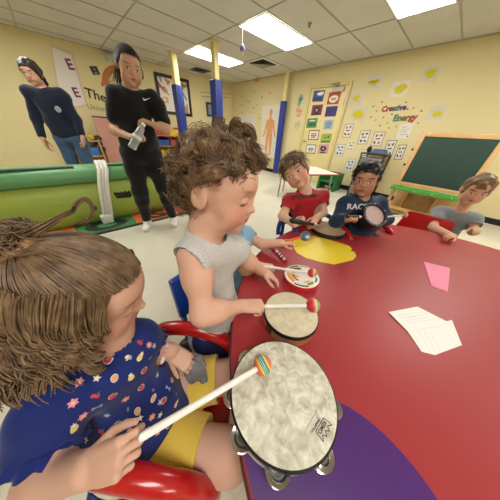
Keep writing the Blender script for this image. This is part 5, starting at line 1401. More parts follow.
child_chair(Mc, m_blue, 'blue plastic child chair under the boy in the grey tank top', loops=False, seat=.26, back=.605, w=.27, dp=.29)
# ------------------------------------------------------------------ girl in the blue printed top, nearest
def girl():
    S = Sdf()
    fw = camvec(.84, -.20, .40); up = camvec(.0, .80, -.58)
    hd = Head(S, P(88, 292, .330), fw, up, .205, lips='b8706a', cheek='d39a86', brow='9c7256', skin='c99f8a', chub=1.14, fine=.0023, lash='4a352a', browt=.7)
    fh = nrm(A(.75, .66, 0)); lf = A(-.66, .75, 0)
    pel = A(-.330, -.112, .375); nk = A(-.350, -.078, .722); sL = P(137, 340, .452); sR = A(-.318, -.190, .665)
    S.cap(hd.L(0, -.10, -.22), nk, .046, .05, .03)
    M, tu, tf, tx = torso(S, pel, nk, sR, sL, .094, .078, .068, shr=.036, belly=.018)
    eR, wR = P(40, 482, .312), P(88, 468, .268)
    limb(S, [sR, eR, wR], [.036, .031, .0235], .02, [(.3, .037), (.3, .032)])
    eL, wL = P(148, 350, .475), P(171, 351, .500)
    limb(S, [sL, eL, wL], [.034, .030, .0235], .02)
    hR = hand(S, wR, camvec(.86, .42, -.16), camvec(-.15, .35, -.92), .122, -1, [(38, 70, 45), (48, 78, 45), (58, 80, 45), (66, 80, 45)], 'along', fine=.0019)
    hL = hand(S, wL, camvec(.80, -.58, .05), camvec(.3, .55, -.78), .112, 1, [(42, 50, 30), (45, 50, 30), (45, 50, 30), (45, 50, 30)], (camvec(.2, -.9, .1), camvec(.25, -.95, .2), camvec(.3, -.9, .3)))
    kR, kL = A(-.072, .026, .398), A(-.196, .172, .398)
    Ld = nrm((kR+kL)/2-pel); hx = nrm(np.cross(Ld, (0, 0, 1))); hipR, hipL = pel+hx*.055, pel-hx*.055
    kR, kL = A(-.072, .026, .398), A(-.196, .172, .398)
    aR, aL = A(-.05, .06, .07), A(-.17, .21, .07)
    for h_, k_, a_ in ((hipR, kR, aR), (hipL, kL, aL)):
        limb(S, [h_, k_, a_], [.073, .052, .032], .03, [(.4, .068), (.3, .046)])
        S.cap(a_+A(-.01, -.01, -.035), a_+fh*.11+A(0, 0, -.045), .030, .022, .02)
    body, _ = skin_body('person', S, .0055, 'c99f8a')
    tag(body, 'girl in blue fruit print top and yellow shorts holding a mallet over the large tambourine', 'person')
    # top with ruffles
    C_ = Sdf(); torso(C_, pel, nk, sR, sL, .094, .078, .068, inf=.010, shr=.036, belly=.024)
    C_.ell(pel+tu*.02+tf*.035, (.132, .125, .10), M, .05); C_.ell(pel+tu*.05+tx*.035, (.12, .11, .12), M, .05)
    C_.cap(sR, sR*.55+eR*.45, .046, .050, .02); C_.cap(sL, sL*.55+eL*.45, .044, .050, .02)
    C_.cap(nk-tu*.02, nk-tu*.05, .055, .07, .03)
    C_.clip += [half(pel-tu*.030, -tu), rod(nk-tu*.004, nk+tu*.2, .050), half(sR*.5+eR*.5, eR-sR) if False else ball(eR, .055), ball(eL, .050), rod(eL, wL, .040), rod(eR, wR, .042)]
    C_.wob = ripple(.0013, [((.8, .2, .5), 70), ((.1, .8, -.6), 55), ((.5, -.6, .3), 95)])
    m_top = cloth('top_blue', '17286e', var=.22, scale=18)
    top, tmb = garment('top', C_, .0034, m_top, body)
    # ruffle at hem and sleeves
    def ruffle(c, x, y, n_, rx, ry, nm, waves=26, amp=.006, drop=.022, a0=0, a1=2*math.pi, flare=.010):
        N_ = 220; v = []; full = abs(a1-a0-2*math.pi) < 1e-6
        for j in range(4):
            t_ = j/3
            for i in range(N_):
                a = a0+(a1-a0)*i/(N_ if full else N_-1); w = math.sin(a*waves)*amp*t_
                r_ = 1+0*w
                p = c+x*math.cos(a)*(rx+flare*t_+w)+y*math.sin(a)*(ry+flare*t_+w)-n_*(drop*t_+.002*math.sin(a*waves*.5)*t_)
                v.append(p)
        f = []
        for j in range(3):
            for i in range(N_ if full else N_-1):
                i2 = (i+1) % N_; f.append((j*N_+i, j*N_+i2, (j+1)*N_+i2, (j+1)*N_+i))
        b = MB().add(v, f); o = b.build(nm, m_top, body, angle=180)
        md = o.modifiers.new('thickness', 'SOLIDIFY'); md.thickness = .0022; md.offset = 0
        return b
    ruffle(pel-tu*.012+tf*.035+tx*.012, tx, tf, tu, .142, .128, 'hem_ruffle', waves=30, drop=.024)
    for s_, e_, q in ((sL, eL, 1), (sR, eR, -1)):
        d = nrm(e_-s_); u_ = nrm(np.cross(d, tf)); w_ = np.cross(d, u_)
        ruffle(s_*.58+e_*.42, u_, w_, -d, .046, .046, 'sleeve_ruffle', waves=14, amp=.005, drop=.018, flare=.012)
    # printed fruit and flower motifs lying on the cloth
    tree = bvh_of(tmb); pm = MB()
    pcol = ['c23a44', 'd98a94', 'd9c77a', 'd8a27c', '7f9ac4', '5f8a5a', 'e0d9d0', '9a6a9a']
    pm_m = [mm('print_'+q, q) for q in pcol]
    def star(r, n, k, ph=0): return [(r*(1 if i % 2 == 0 else k)*math.cos(math.pi*i/n+ph), r*(1 if i % 2 == 0 else k)*math.sin(math.pi*i/n+ph)) for i in range(2*n)]
    def motif(kind, px, py, s, rot):
        o = EYE; r = nrm(ray(px, py)); x = nrm(AR-r*(AR@r)); y = nrm(np.cross(x, r)); 
        x, y = x*math.cos(rot)+y*math.sin(rot), y*math.cos(rot)-x*math.sin(rot)
        hit = tree.ray_cast(Vector(EYE), Vector(r), 1.0)
        if hit[0] is None: return
        nn = np.array(hit[1]); 
        if nn@r > 0: nn = -nn
        x = nrm(x-nn*(x@nn)); y = np.cross(nn, x); c = np.array(hit[0]); s = s*.0092
        F = lambda poly, ci, off: stick_on(pm, tree, np.c_[np.array(poly)*s, np.zeros(len(poly))], [tuple(range(len(poly)))], c, x, y, nn, ci, off, .005, .06)
        if kind == 'berry': F(blob(0, -.1, .75, .9, 16, .06, 1), 6, .0008); F(blob(0, -.1, .62, .76, 16, .06, 1), 0, .0012); F([(a*.5, b*.5+.62) for a, b in star(1, 5, .4)], 5, .0015)
        elif kind == 'flower': F(star(.95, 6, .62), 1, .0008); F(blob(0, 0, .3, .3, 10, 0), 2, .0012)
        elif kind == 'blueflower': F(star(.9, 5, .6), 4, .0008); F(blob(0, 0, .28, .28, 10, 0), 6, .0012)
        elif kind == 'star': F(star(.85, 5, .45), 6, .0008)
        elif kind == 'oval': F(blob(0, 0, .7, .95, 18, .03, 2), 6, .0008); F(blob(0, 0, .6, .82, 18, .03, 2), 3, .0012)
        elif kind == 'pine': F(blob(0, -.1, .6, .95, 18, .08, 3), 2, .0008); F([(a*.6, b*.6+.75) for a, b in star(1, 5, .4)], 6, .0012)
        elif kind == 'cherry': F(blob(-.3, -.3, .45, .45, 12, 0), 0, .0008); F(blob(.4, -.1, .45, .45, 12, 0), 0, .0010); F([(-.3, .1), (0, .9), (.4, .3), (.3, .25), (0, .7), (-.2, .1)], 5, .0012)
        elif kind == 'bee': F(blob(-.4, .1, .5, .35, 12, 0, 1, .8), 6, .0008); F(blob(.45, .15, .5, .35, 12, 0, 1, -.8), 4, .0009); F(blob(0, -.1, .3, .6, 12, 0), 2, .0013)
        elif kind == 'leaf': F(blob(0, 0, .25, .8, 12, .1, 4), 5, .0008)
        elif kind == 'bow': F([(-.9, .5), (0, .1), (.9, .5), (.9, -.5), (0, -.1), (-.9, -.5)], 4, .0008)
        elif kind == 'dot': F(blob(0, 0, .4, .4, 10, .1, 5), 7, .0008)
    spots = [('blueflower', 131.5, 333), ('cherry', 140, 342), ('flower', 123.5, 346), ('leaf', 114, 343), ('berry', 108.5, 359), ('bee', 128, 357.5), ('pine', 140, 357), ('flower', 149, 345), ('blueflower', 154, 346), ('bow', 163, 352), ('oval', 158, 363), ('berry', 144, 370),
             ('star', 97, 378), ('oval', 114.5, 378), ('pine', 131, 377), ('berry', 141, 387), ('blueflower', 157, 375), ('leaf', 150, 358), ('flower', 79, 382), ('cherry', 96, 395), ('berry', 113, 395.5), ('flower', 125.5, 399), ('dot', 153, 390), ('oval', 153.5, 398), ('blueflower', 160, 402),
             ('flower', 73, 403), ('bow', 97, 407), ('blueflower', 107, 415), ('leaf', 128, 409), ('oval', 137.5, 411), ('star', 140, 418), ('flower', 83, 416), ('pine', 74, 428), ('dot', 90, 426), ('cherry', 102, 431), ('flower', 152, 417), ('berry', 164, 400), ('pine', 176, 404), ('bow', 168, 388), ('oval', 172, 380), ('star', 160, 415),
             ('berry', 118, 424), ('dot', 176, 394), ('flower', 147, 430), ('star', 86, 440), ('bee', 73, 450), ('oval', 130, 432), ('leaf', 172, 418), ('berry', 168, 425), ('flower', 158, 432), ('dot', 164, 443), ('star', 108, 446)]
    for i, (k_, px, py) in enumerate(spots): motif(k_, px, py, .85 if k_ in ('dot', 'leaf') else 1.0, (i*1.7) % 1.6-.8)
    if pm.f: pm.build('print', pm_m, body, smooth=False)
    # yellow shorts
    C_ = Sdf(); C_.ell(pel+tu*.01, np.array([.118, .102, .085]), M, .03)
    mix = lambda a, b, t: a*(1-t)+b*t
    C_.cap(hipR, mix(hipR, kR, .80), .088, .072, .03); C_.cap(hipL, mix(hipL, kL, .76), .086, .070, .03)
    C_.clip += [half(pel+tu*.115, tu), both(half(mix(hipR, kR, .755), kR-hipR), half(pel, hx)), both(half(mix(hipL, kL, .74), kL-hipL), half(pel, -hx))]
    C_.wob = ripple(.0010, [((.6, .3, .7), 80), ((.2, .9, .1), 60)])
    m_ys = cloth('shorts_yellow', 'd9b84c', var=.06, scale=12)
    garment('shorts', C_, .005, m_ys, body)
    for h_, k_, t_, r_ in ((hipR, kR, .735, .0745), (hipL, kL, .72, .0725)):
        d = nrm(k_-h_); u_ = nrm(np.cross(d, (0, 0, 1))); w_ = np.cross(d, u_); c_ = mix(h_, k_, t_)
        MB().lathe([(r_-.004, -.014), (r_+.0008, -.013), (r_+.0008, .010), (r_-.004, .012)], 48, M=frameM(c_, u_, w_, d), closed=True).build('leg_cuff', m_ys, body)
    # bracelet of pink beads
    d = nrm(wL-eL); u_ = nrm(np.cross(d, (0, 0, 1))); w_ = np.cross(d, u_); c_ = eL*.30+wL*.70
    br = tag(empty('bead_bracelet', c_), "pink and white bead bracelet on the girl's left wrist", 'bracelet')
    for k in range(16):
        a = k*2*math.pi/16; MB().sphere(c_+(u_*math.cos(a)+w_*math.sin(a))*.0285, .0052, 10).build('bead', mm('bead_pink' if k % 3 else 'bead_white', 'd99aa6' if k % 3 else 'e6dcd8'), br)
    # hair: upper part drawn to a tied tuft, lower part hanging in waves
    hair_cap(hd, body, m_hair_light, grow=.012, top=.012, ears=0, lump=.012, h=.004, nrmv=(0, .80, -.60), pt=(0, .37, .30))
    rng = np.random.default_rng(3); L = hd.L; H_ = hd.h
    rad = np.array([.375, .455, .395]); c0 = np.array([0, -.05, .10])
    def onskull(v, g): v = v/np.linalg.norm(v, axis=-1, keepdims=True); return c0+v*(rad+g)
    tie = nrm(A(.10, -.62, .78))
    Pt = []; K = 20; s = np.linspace(0, 1, K)[:, None]
    for i in range(1500):
        x = rng.uniform(-1, 1); 
        a = nrm(A(x*.95, .76-.55*x*x+rng.normal()*.04, .46-.05*abs(x)+rng.uniform(0, .35)*(rng.random() < .6)))
        if rng.random() < .35:
            a = nrm(A(np.sign(x)*.85, rng.uniform(-.7, .5), .50+rng.normal()*.04))
        g = rng.uniform(.025, .055)
        v = a*(1-s)+tie*s+np.outer(np.sin(np.pi*s[:, 0]), A(rng.normal()*.03, 0, .05))
        Pt.append(onskull(v, g+.012*np.sin(np.pi*s)+.05*s**6))
    W_ = hd.c+(np.array(Pt) @ hd.M)*H_
    link_strands('drawn_back_hair', W_, np.full(len(W_), .0013), m_hair_light, body, .3)
    # wavy side hair
    Pt = []; K = 26; s = np.linspace(0, 1, K)
    for i in range(1700):
        if i % 22 == 0: c_sd = 1 if rng.random() < .66 else -1; c_ang = rng.uniform(-1, 1); c_w = (rng.uniform(0, 6.28), rng.uniform(.045, .095), rng.uniform(1.5, 2.6), rng.uniform(.72, 1.0), rng.uniform(.03, .085), rng.normal(size=3)*.05, rng.uniform(-.02, .16), rng.normal()*.06)
        sd = c_sd; ang = c_ang+rng.normal()*.05
        y0 = .32*ang+.02
        a = nrm(A(sd*.86, y0*1.9, .52-.1*ang*0)+c_w[5]+rng.normal(size=3)*.015)
        ln = c_w[3]*rng.uniform(.93, 1.05)*(1-.28*max(0, ang)); g = c_w[4]+rng.normal()*.008
        top_n = 9
        b = nrm(A(sd*.97, y0*1.7+.05, -.28))
        t1 = np.linspace(0, 1, top_n)[:, None]
        p1 = onskull(a*(1-t1)+b*t1, g+.02*t1)
        e = p1[-1]; n2 = K-top_n; t2 = np.linspace(0, 1, n2+1)[1:, None]
        p2 = e+t2*A(sd*.05*rng.random()-.10*sd*0, -.16+.06*rng.normal(), -.62*ln)+t2**2*A(sd*c_w[6], c_w[7]-.08+rng.normal()*.02, 0)
        pth = np.concatenate([p1, p2])
        ph = c_w[0]+rng.normal()*.2; wv = c_w[1]*rng.uniform(.8, 1.15); fr = c_w[2]*rng.uniform(.97, 1.03)
        am = wv*np.clip((s-.14)*2.4, 0, 1)
        pth = pth+np.outer(am*np.sin(fr*2*np.pi*s+ph), A(.35*sd, 1, .1))+np.outer(am*.7*np.cos(fr*2*np.pi*s+ph), A(1, .2, 0))
        Pt.append(pth)
    for i in range(64):
        sd = 1 if rng.random() < .72 else -1
        y_ = rng.uniform(-.55, .26); st = onskull(nrm(A(sd*.95, y_*1.9, rng.uniform(-.35, .15))), .05); ln = rng.uniform(.38, .62)*(1-.6*max(0, y_)); rr = rng.uniform(.045, .085); tn = rng.uniform(1.6, 2.8); ph = rng.uniform(0, 6.28); lean = A(sd*rng.uniform(0, .14), rng.normal()*.06, 0)
        for _ in range(13):
            q = np.linspace(0, 1, K); am = rr*rng.uniform(.75, 1.15)*np.minimum(1, q*3)*(1-.25*q); p_ = ph+rng.normal()*.22
            Pt.append(st+rng.normal(size=3)*.012+np.outer(q, A(0, 0, -ln)+lean)+np.outer(am*np.cos(p_+tn*6.28*q), A(sd*.8, 0, .2))+np.outer(am*np.sin(p_+tn*6.28*q), A(0, 1, .15)))
    W_ = hd.c+(np.array(Pt) @ hd.M)*H_
    link_strands('wavy_side_hair', W_, rng.uniform(.0010, .0016, len(W_)), m_hair_light, body, .35)
    # tied tuft with curls and the hair band
    tp = hd.c+H_*((c0+tie*(rad+.07)) @ hd.M); Pt = []
    td = nrm(hd.M.T @ tie)
    for i in range(260):
        d = nrm(td+rng.normal(size=3)*.45); l = rng.uniform(.03, .075); u_ = nrm(np.cross(d, A(.2, .4, .9))); w_ = np.cross(d, u_)
        ph = rng.uniform(0, 6.28); tn = rng.uniform(.7, 1.6); am = rng.uniform(.006, .016)
        sc = np.linspace(0, 1, 22)
        c_ = tp+np.outer(sc, d)*l+np.outer(sc**2, A(0, 0, -1))*l*.55
        Pt.append(c_+np.outer(am*np.minimum(1, sc*3)*np.cos(ph+tn*6.28*sc), u_)+np.outer(am*np.minimum(1, sc*3)*np.sin(ph+tn*6.28*sc), w_))
    for i in range(26):    # the big loose ring of hair above the band
        q = [P(72, 214, .245), P(76, 203, .245), P(84, 198, .25), P(91, 203, .255), P(93, 212, .26), P(88, 220, .265), P(81, 223, .27), P(74, 226, .28)]
        q = np.array(q)[:8]; tt = np.linspace(0, 7, 22); q = np.stack([np.interp(tt, range(8), q[:, k]) for k in range(3)], 1)
        for _ in range(2): q[1:-1] = (q[:-2]+2*q[1:-1]+q[2:])/4
        q[0] = tp+rng.normal(size=3)*.004
        Pt.append(q+rng.normal(size=3)*.0014)
    link_strands('tied_tuft', np.array(Pt), np.full(len(Pt), .0011), m_hair_light, body, .3)
    a_ = nrm(np.cross(td, (1, 0, 0))); b_ = np.cross(td, a_); cc = hd.c+H_*((c0+tie*(rad+.045)) @ hd.M)
    ring = np.array([cc+(a_*math.cos(t_)+b_*math.sin(t_))*.020+td*.003*math.sin(6*t_) for t_ in np.linspace(0, 2*math.pi, 40, endpoint=False)])
    MB().tube(ring, .008, 10, closed=True).build('hair_band', mat('band_tan', 'a9845c', rough=.8), body)
    # grey fuzzy cloth in her left hand
    pc_ = hL['palm']-hL['b']*.012+hL['f']*.035
    C_ = Sdf(); rng = np.random.default_rng(5)
    for k in range(12): C_.ell(pc_+rng.normal(size=3)*.012+camvec(.006, -.012, 0)*(k/6), rng.uniform(.010, .017), None, .008)
    C_.cap(pc_, pc_+camvec(-.012, -.05, .02), .018, .013, .015)
    C_.wob = ripple(.0011, [((.8, .1, .5), 700), ((.1, .8, -.6), 620), ((.5, -.6, .3), 800)])
    o = C_.mesh(.0022).build('fuzzy_cloth', mat('fuzz_grey', '77777a', rough=1.0, var=.25, scale=160), angle=180)
    tag(o, "crumpled grey fuzzy cloth in the girl's left hand", 'cloth')
girl()
Mc = np.eye(4); Mc[:3, 0] = (.66, -.75, 0); Mc[:3, 1] = (.75, .66, 0); Mc[:3, 3] = (-.275, -.010, 0)
child_chair(Mc, m_red, 'red plastic chair with thick round arm loops under the girl in blue', seat=.295, back=.56, w=.315, dp=.33, tube=.026, arm_h=.180)
# ------------------------------------------------------------------ standing woman in black with a water bottle
def woman():
    S = Sdf(); sk = 'c0947a'
    fw = A(.955, -.06, -.28); hd = Head(S, P(129, 66.5, 1.375), fw, nrm(A(.2, .10, .97)), .225, lips='a85f58', eyes='2c1f1a', brow='4a382e', cheek='c48f7a', adult=True, fine=.0042, lash='1d1614', look=(0, -.004), browt=.55)
    bx_, by_ = -2.19, .565; F2 = nrm(A(.97, -.22, 0)); LF = A(-F2[1], F2[0], 0)     # her left is image right
    pt = lambda f, l, z: A(bx_, by_, z)+F2*f+LF*l
    nk = pt(0, .045, 1.37); pel = pt(-.02, .0, .90); sR = pt(0, -.075, 1.300); sL = pt(0, .205, 1.305)
    S.cap(hd.L(0, -.10, -.25), nk, .050, .056, .03)
    M, tu, tf, tx = torso(S, pel, nk, sR, sL,   .140, .112, .090, shr=.042, k=.05)
    eR, wR = P(114, 130, 1.60), P(130, 137, 1.50)
    eL, wL = P(166, 128, 1.66), P(155, 125.5, 1.55)
    limb(S, [sR, eR, wR], [.038, .035, .026], .03, [(.35, .039), (.25, .038)])
    limb(S, [sL, eL, wL], [.049, .040, .027], .03, [(.35, .05), (.25, .042)])
    b0, b1 = P(131.5, 148.5, 1.47), P(144, 123.5, 1.44); bd = nrm(b1-b0)
    hR = hand(S, wR, camvec(.92, -.05, -.35), camvec(-.45, .55, -.65), .165, -1, [(35, 45, 30), (38, 45, 30), (42, 48, 30), (45, 50, 30)], 'grip', fine=.004)
    hL = hand(S, wL, camvec(-.75, .05, -.55), camvec(.1, .65, -.75), .165, 1, [(40, 35, 20), (42, 35, 20), (44, 36, 20), (46, 40, 20)], 'relax', fine=.004)
    fR, fL = onz(150, 231, .0), onz(177, 227, .0)
    hipR, hipL = pt(-.02, -.085, .87), pt(-.02, .085, .87)
    aR, aL = onz(151, 229, 0)+A(-.09, 0, .09), onz(176.5, 225, 0)+A(-.09, .0, .09)
    kR, kL = (hipR+aR)/2+F2*.03+A(0, 0, .02), (hipL+aL)/2+F2*.03+A(0, 0, .02)
    for h_, k_, a_ in ((hipR, kR, aR), (hipL, kL, aL)): limb(S, [h_, k_, a_], [.082, .056, .036], .04, [(.35, .078), (.3, .052)])
    body, _ = skin_body('person', S, .009, sk)
    tag(body, 'standing woman in black t-shirt and black trousers holding a water bottle, looking at the children', 'person')
    mt = cloth('tee_black', '121214', var=.15, scale=12, bscale=150)
    C_ = Sdf(); torso(C_, pel, nk, sR, sL,   .145, .116, .094, inf=.014, shr=.042, k=.05, hips=False)
    C_.ell(pel+tu*.06, (.168, .128, .13), M, .06)
    mix = lambda a, b, t: a*(1-t)+b*t
    C_.cap(sR, mix(sR, eR, .62), .054, .060, .03); C_.cap(sL, mix(sL, eL, .74), .058, .068, .03); C_.ell(mix(sL, eL, .3), (.066,)*3, None, .05); C_.ell(mix(sR, eR, .3), (.058,)*3, None, .05)
    C_.cap(nk-tu*.01, nk-tu*.07, .066, .09, .03)
    C_.clip += [rod(nk+tu*.012+tf*.015, nk+tu*.3+tf*.06, .062), half(pel-tu*.045, -tu)]
    C_.wob = ripple(.0030, [((.4, .3, .8), 34), ((.1, .8, -.5), 28), ((.6, -.4, .3), 45)])
    tee, tmb = garment('t_shirt', C_, .0075, mt, body)
    tree = bvh_of(tmb); nn = nrm(EYE-P(147, 99, 1.5)); b = MB(); c_ = P(147, 99, 1.46); x = nrm(AR-nn*(AR@nn)); y = np.cross(nn, x)
    sw = [(-.030, .010), (-.034, -.003), (-.028, -.010), (-.016, -.010), (.036, .009), (-.012, -.001), (-.022, -.001), (-.027, .003)]
    stick_on(b, tree, np.c_[np.array(sw)*.95, np.zeros(len(sw))], [tuple(range(len(sw)))], c_, x, y, nn, 0, .002, .012, .4)
    if b.f: b.build('chest_logo', mm('logo_white', 'e6e4e0'), body, smooth=False)
    C_ = Sdf(); C_.ell(pel+tu*.0, (.165, .115, .12), M, .05)
    for h_, k_, a_ in ((hipR, kR, aR), (hipL, kL, aL)): C_.chain([h_, k_, a_], [.098, .073, .054], .05); C_.ell(mix(h_, k_, .35), (.093,)*3, None, .05); C_.ell(mix(k_, a_, .3), (.068,)*3, None, .05)
    C_.clip += [half(A(0, 0, .095), (0, 0, -1)), half(pel+tu*.10, tu)]
    C_.wob = ripple(.0022, [((.4, .3, .8), 30), ((.1, .8, -.5), 24)])
    garment('trousers', C_, .0085, cloth('trousers_black', '101012', var=.1, scale=10, bscale=150), body)
    m_sh = mat('shoe_white', 'e4e1da', rough=.55); m_sole = mat('sole_white', 'cfcbc0', rough=.6)
    for a_, tpx in ((aR, (143, 237)), (aL, (177, 234))):
        g_ = A(a_[0], a_[1], 0); d = nrm(onz(*tpx, 0)-g_); sd = A(-d[1], d[0], 0); Mx = np.stack([sd, d, A(0, 0, 1)])
        C_ = Sdf(); C_.ell(g_+d*.0+A(0, 0, .055), (.040, .062, .052), Mx, .03); C_.ell(g_+d*.085+A(0, 0, .036), (.043, .095, .036), Mx, .03); C_.cap(g_+A(0, 0, .06), g_+A(0, 0, .105), .044, .043, .03)
        C_.clip += [half(A(0, 0, .014), (0, 0, -1)), half(A(0, 0, .108), (0, 0, 1)), rod(g_+A(0, 0, .10), g_+A(0, 0, .2), .036)]
        sh, _ = garment('shoe', C_, .005, m_sh, body)
        sp_ = [(.040*math.cos(q)*(1.1 if math.sin(q) > 0 else .95), .05+.125*math.sin(q)) for q in np.linspace(0, 2*math.pi, 30, endpoint=False)]
        MB().prism(sp_, .0008, .018, M=frameM(g_, sd*-1, d, A(0, 0, 1)) if False else frameM(g_, np.cross(d, A(0, 0, 1)), d, A(0, 0, 1))).build('sole', m_sole, body)
    # hair drawn back
    hair_cap(hd, body, m_hair_dark, grow=.012, top=.012, ears=.11, lump=.01, h=.005, nrmv=(0, .72, -.70), pt=(0, .385, .30))
    rng = np.random.default_rng(8); Pt = []; rad = np.array([.375*.94, .455, .395]); c0 = A(0, -.05, .10); tie = nrm(A(0, -.95, .15)); s = np.linspace(0, 1, 16)[:, None]
    for i in range(420):
        x = rng.uniform(-1, 1); a = nrm(A(x*.95, .80-.75*x*x, .42-.35*abs(x)**2+rng.uniform(0, .5)))
        v = a*(1-s)+tie*s; v = v/np.linalg.norm(v, axis=1, keepdims=True)
        Pt.append(c0+v*(rad+.025+.02*rng.random()))
    for i in range(160):
        d0 = rng.normal(size=3)*.05; q = c0+tie*(rad+.03); t1 = s
        Pt.append(q+t1*A(.12*rng.normal()+.10, -.22, .02)+t1**2*A(.05, .02, -.75-.2*rng.random())+d0*t1)
    for sd in (-1, 1):
        for i in range(14): Pt.append(np.array(c0+A(sd*.37, .12, -.02))+s*A(sd*.03*rng.random(), .03*rng.normal(), -.30)+np.sin(s*3)*A(sd*.03, .02, 0))
    link_strands('drawn_back_hair', hd.c+(np.array(Pt) @ hd.M)*hd.h, np.full(len(Pt), .0016), m_hair_dark, body, .4)
    # bottle
    z = bd; x = nrm(np.cross(z, (0.1, .3, 1))); y = np.cross(z, x); Lb = np.linalg.norm(b1-b0); Mb = frameM(b0, x, y, z)
    t = tag(empty('water_bottle', M=Matrix(Mb.tolist())), 'clear plastic water bottle with green and white label held by the woman in black', 'bottle')
    prof = [(0, .004), (.020, 0), (.031, .008)]
    for k in range(6): prof += [(.0325, .014+k*.010), (.0305, .019+k*.010)]
    prof += [(.0325, .078), (.0325, .125), (.030, .135), (.024, Lb*.80), (.013, Lb*.90), (.013, Lb*.93)]
    MB().lathe(prof, 28, M=Mb).build('body', mat('bottle_clear', 'ccd3d4', rough=.08, trans=.55), t)
    MB().lathe([(.0330, .080), (.0336, .081), (.0336, .122), (.0330, .123)], 28, M=Mb).build('label', mm('bottle_green', '9db7a2'), t)
    MB().lathe([(.0339, .095), (.0340, .096), (.0340, .112), (.0339, .113)], 28, M=Mb).build('label_band', mm('bottle_band', 'dfe3df'), t)
    MB().lathe([(.0155, Lb*.925), (.0155, Lb*.995), (0, Lb)], 24, M=Mb).build('cap', m_white, t)
woman()
# ------------------------------------------------------------------ generic seated child seen from the waist up
def seated(px, **o): pass
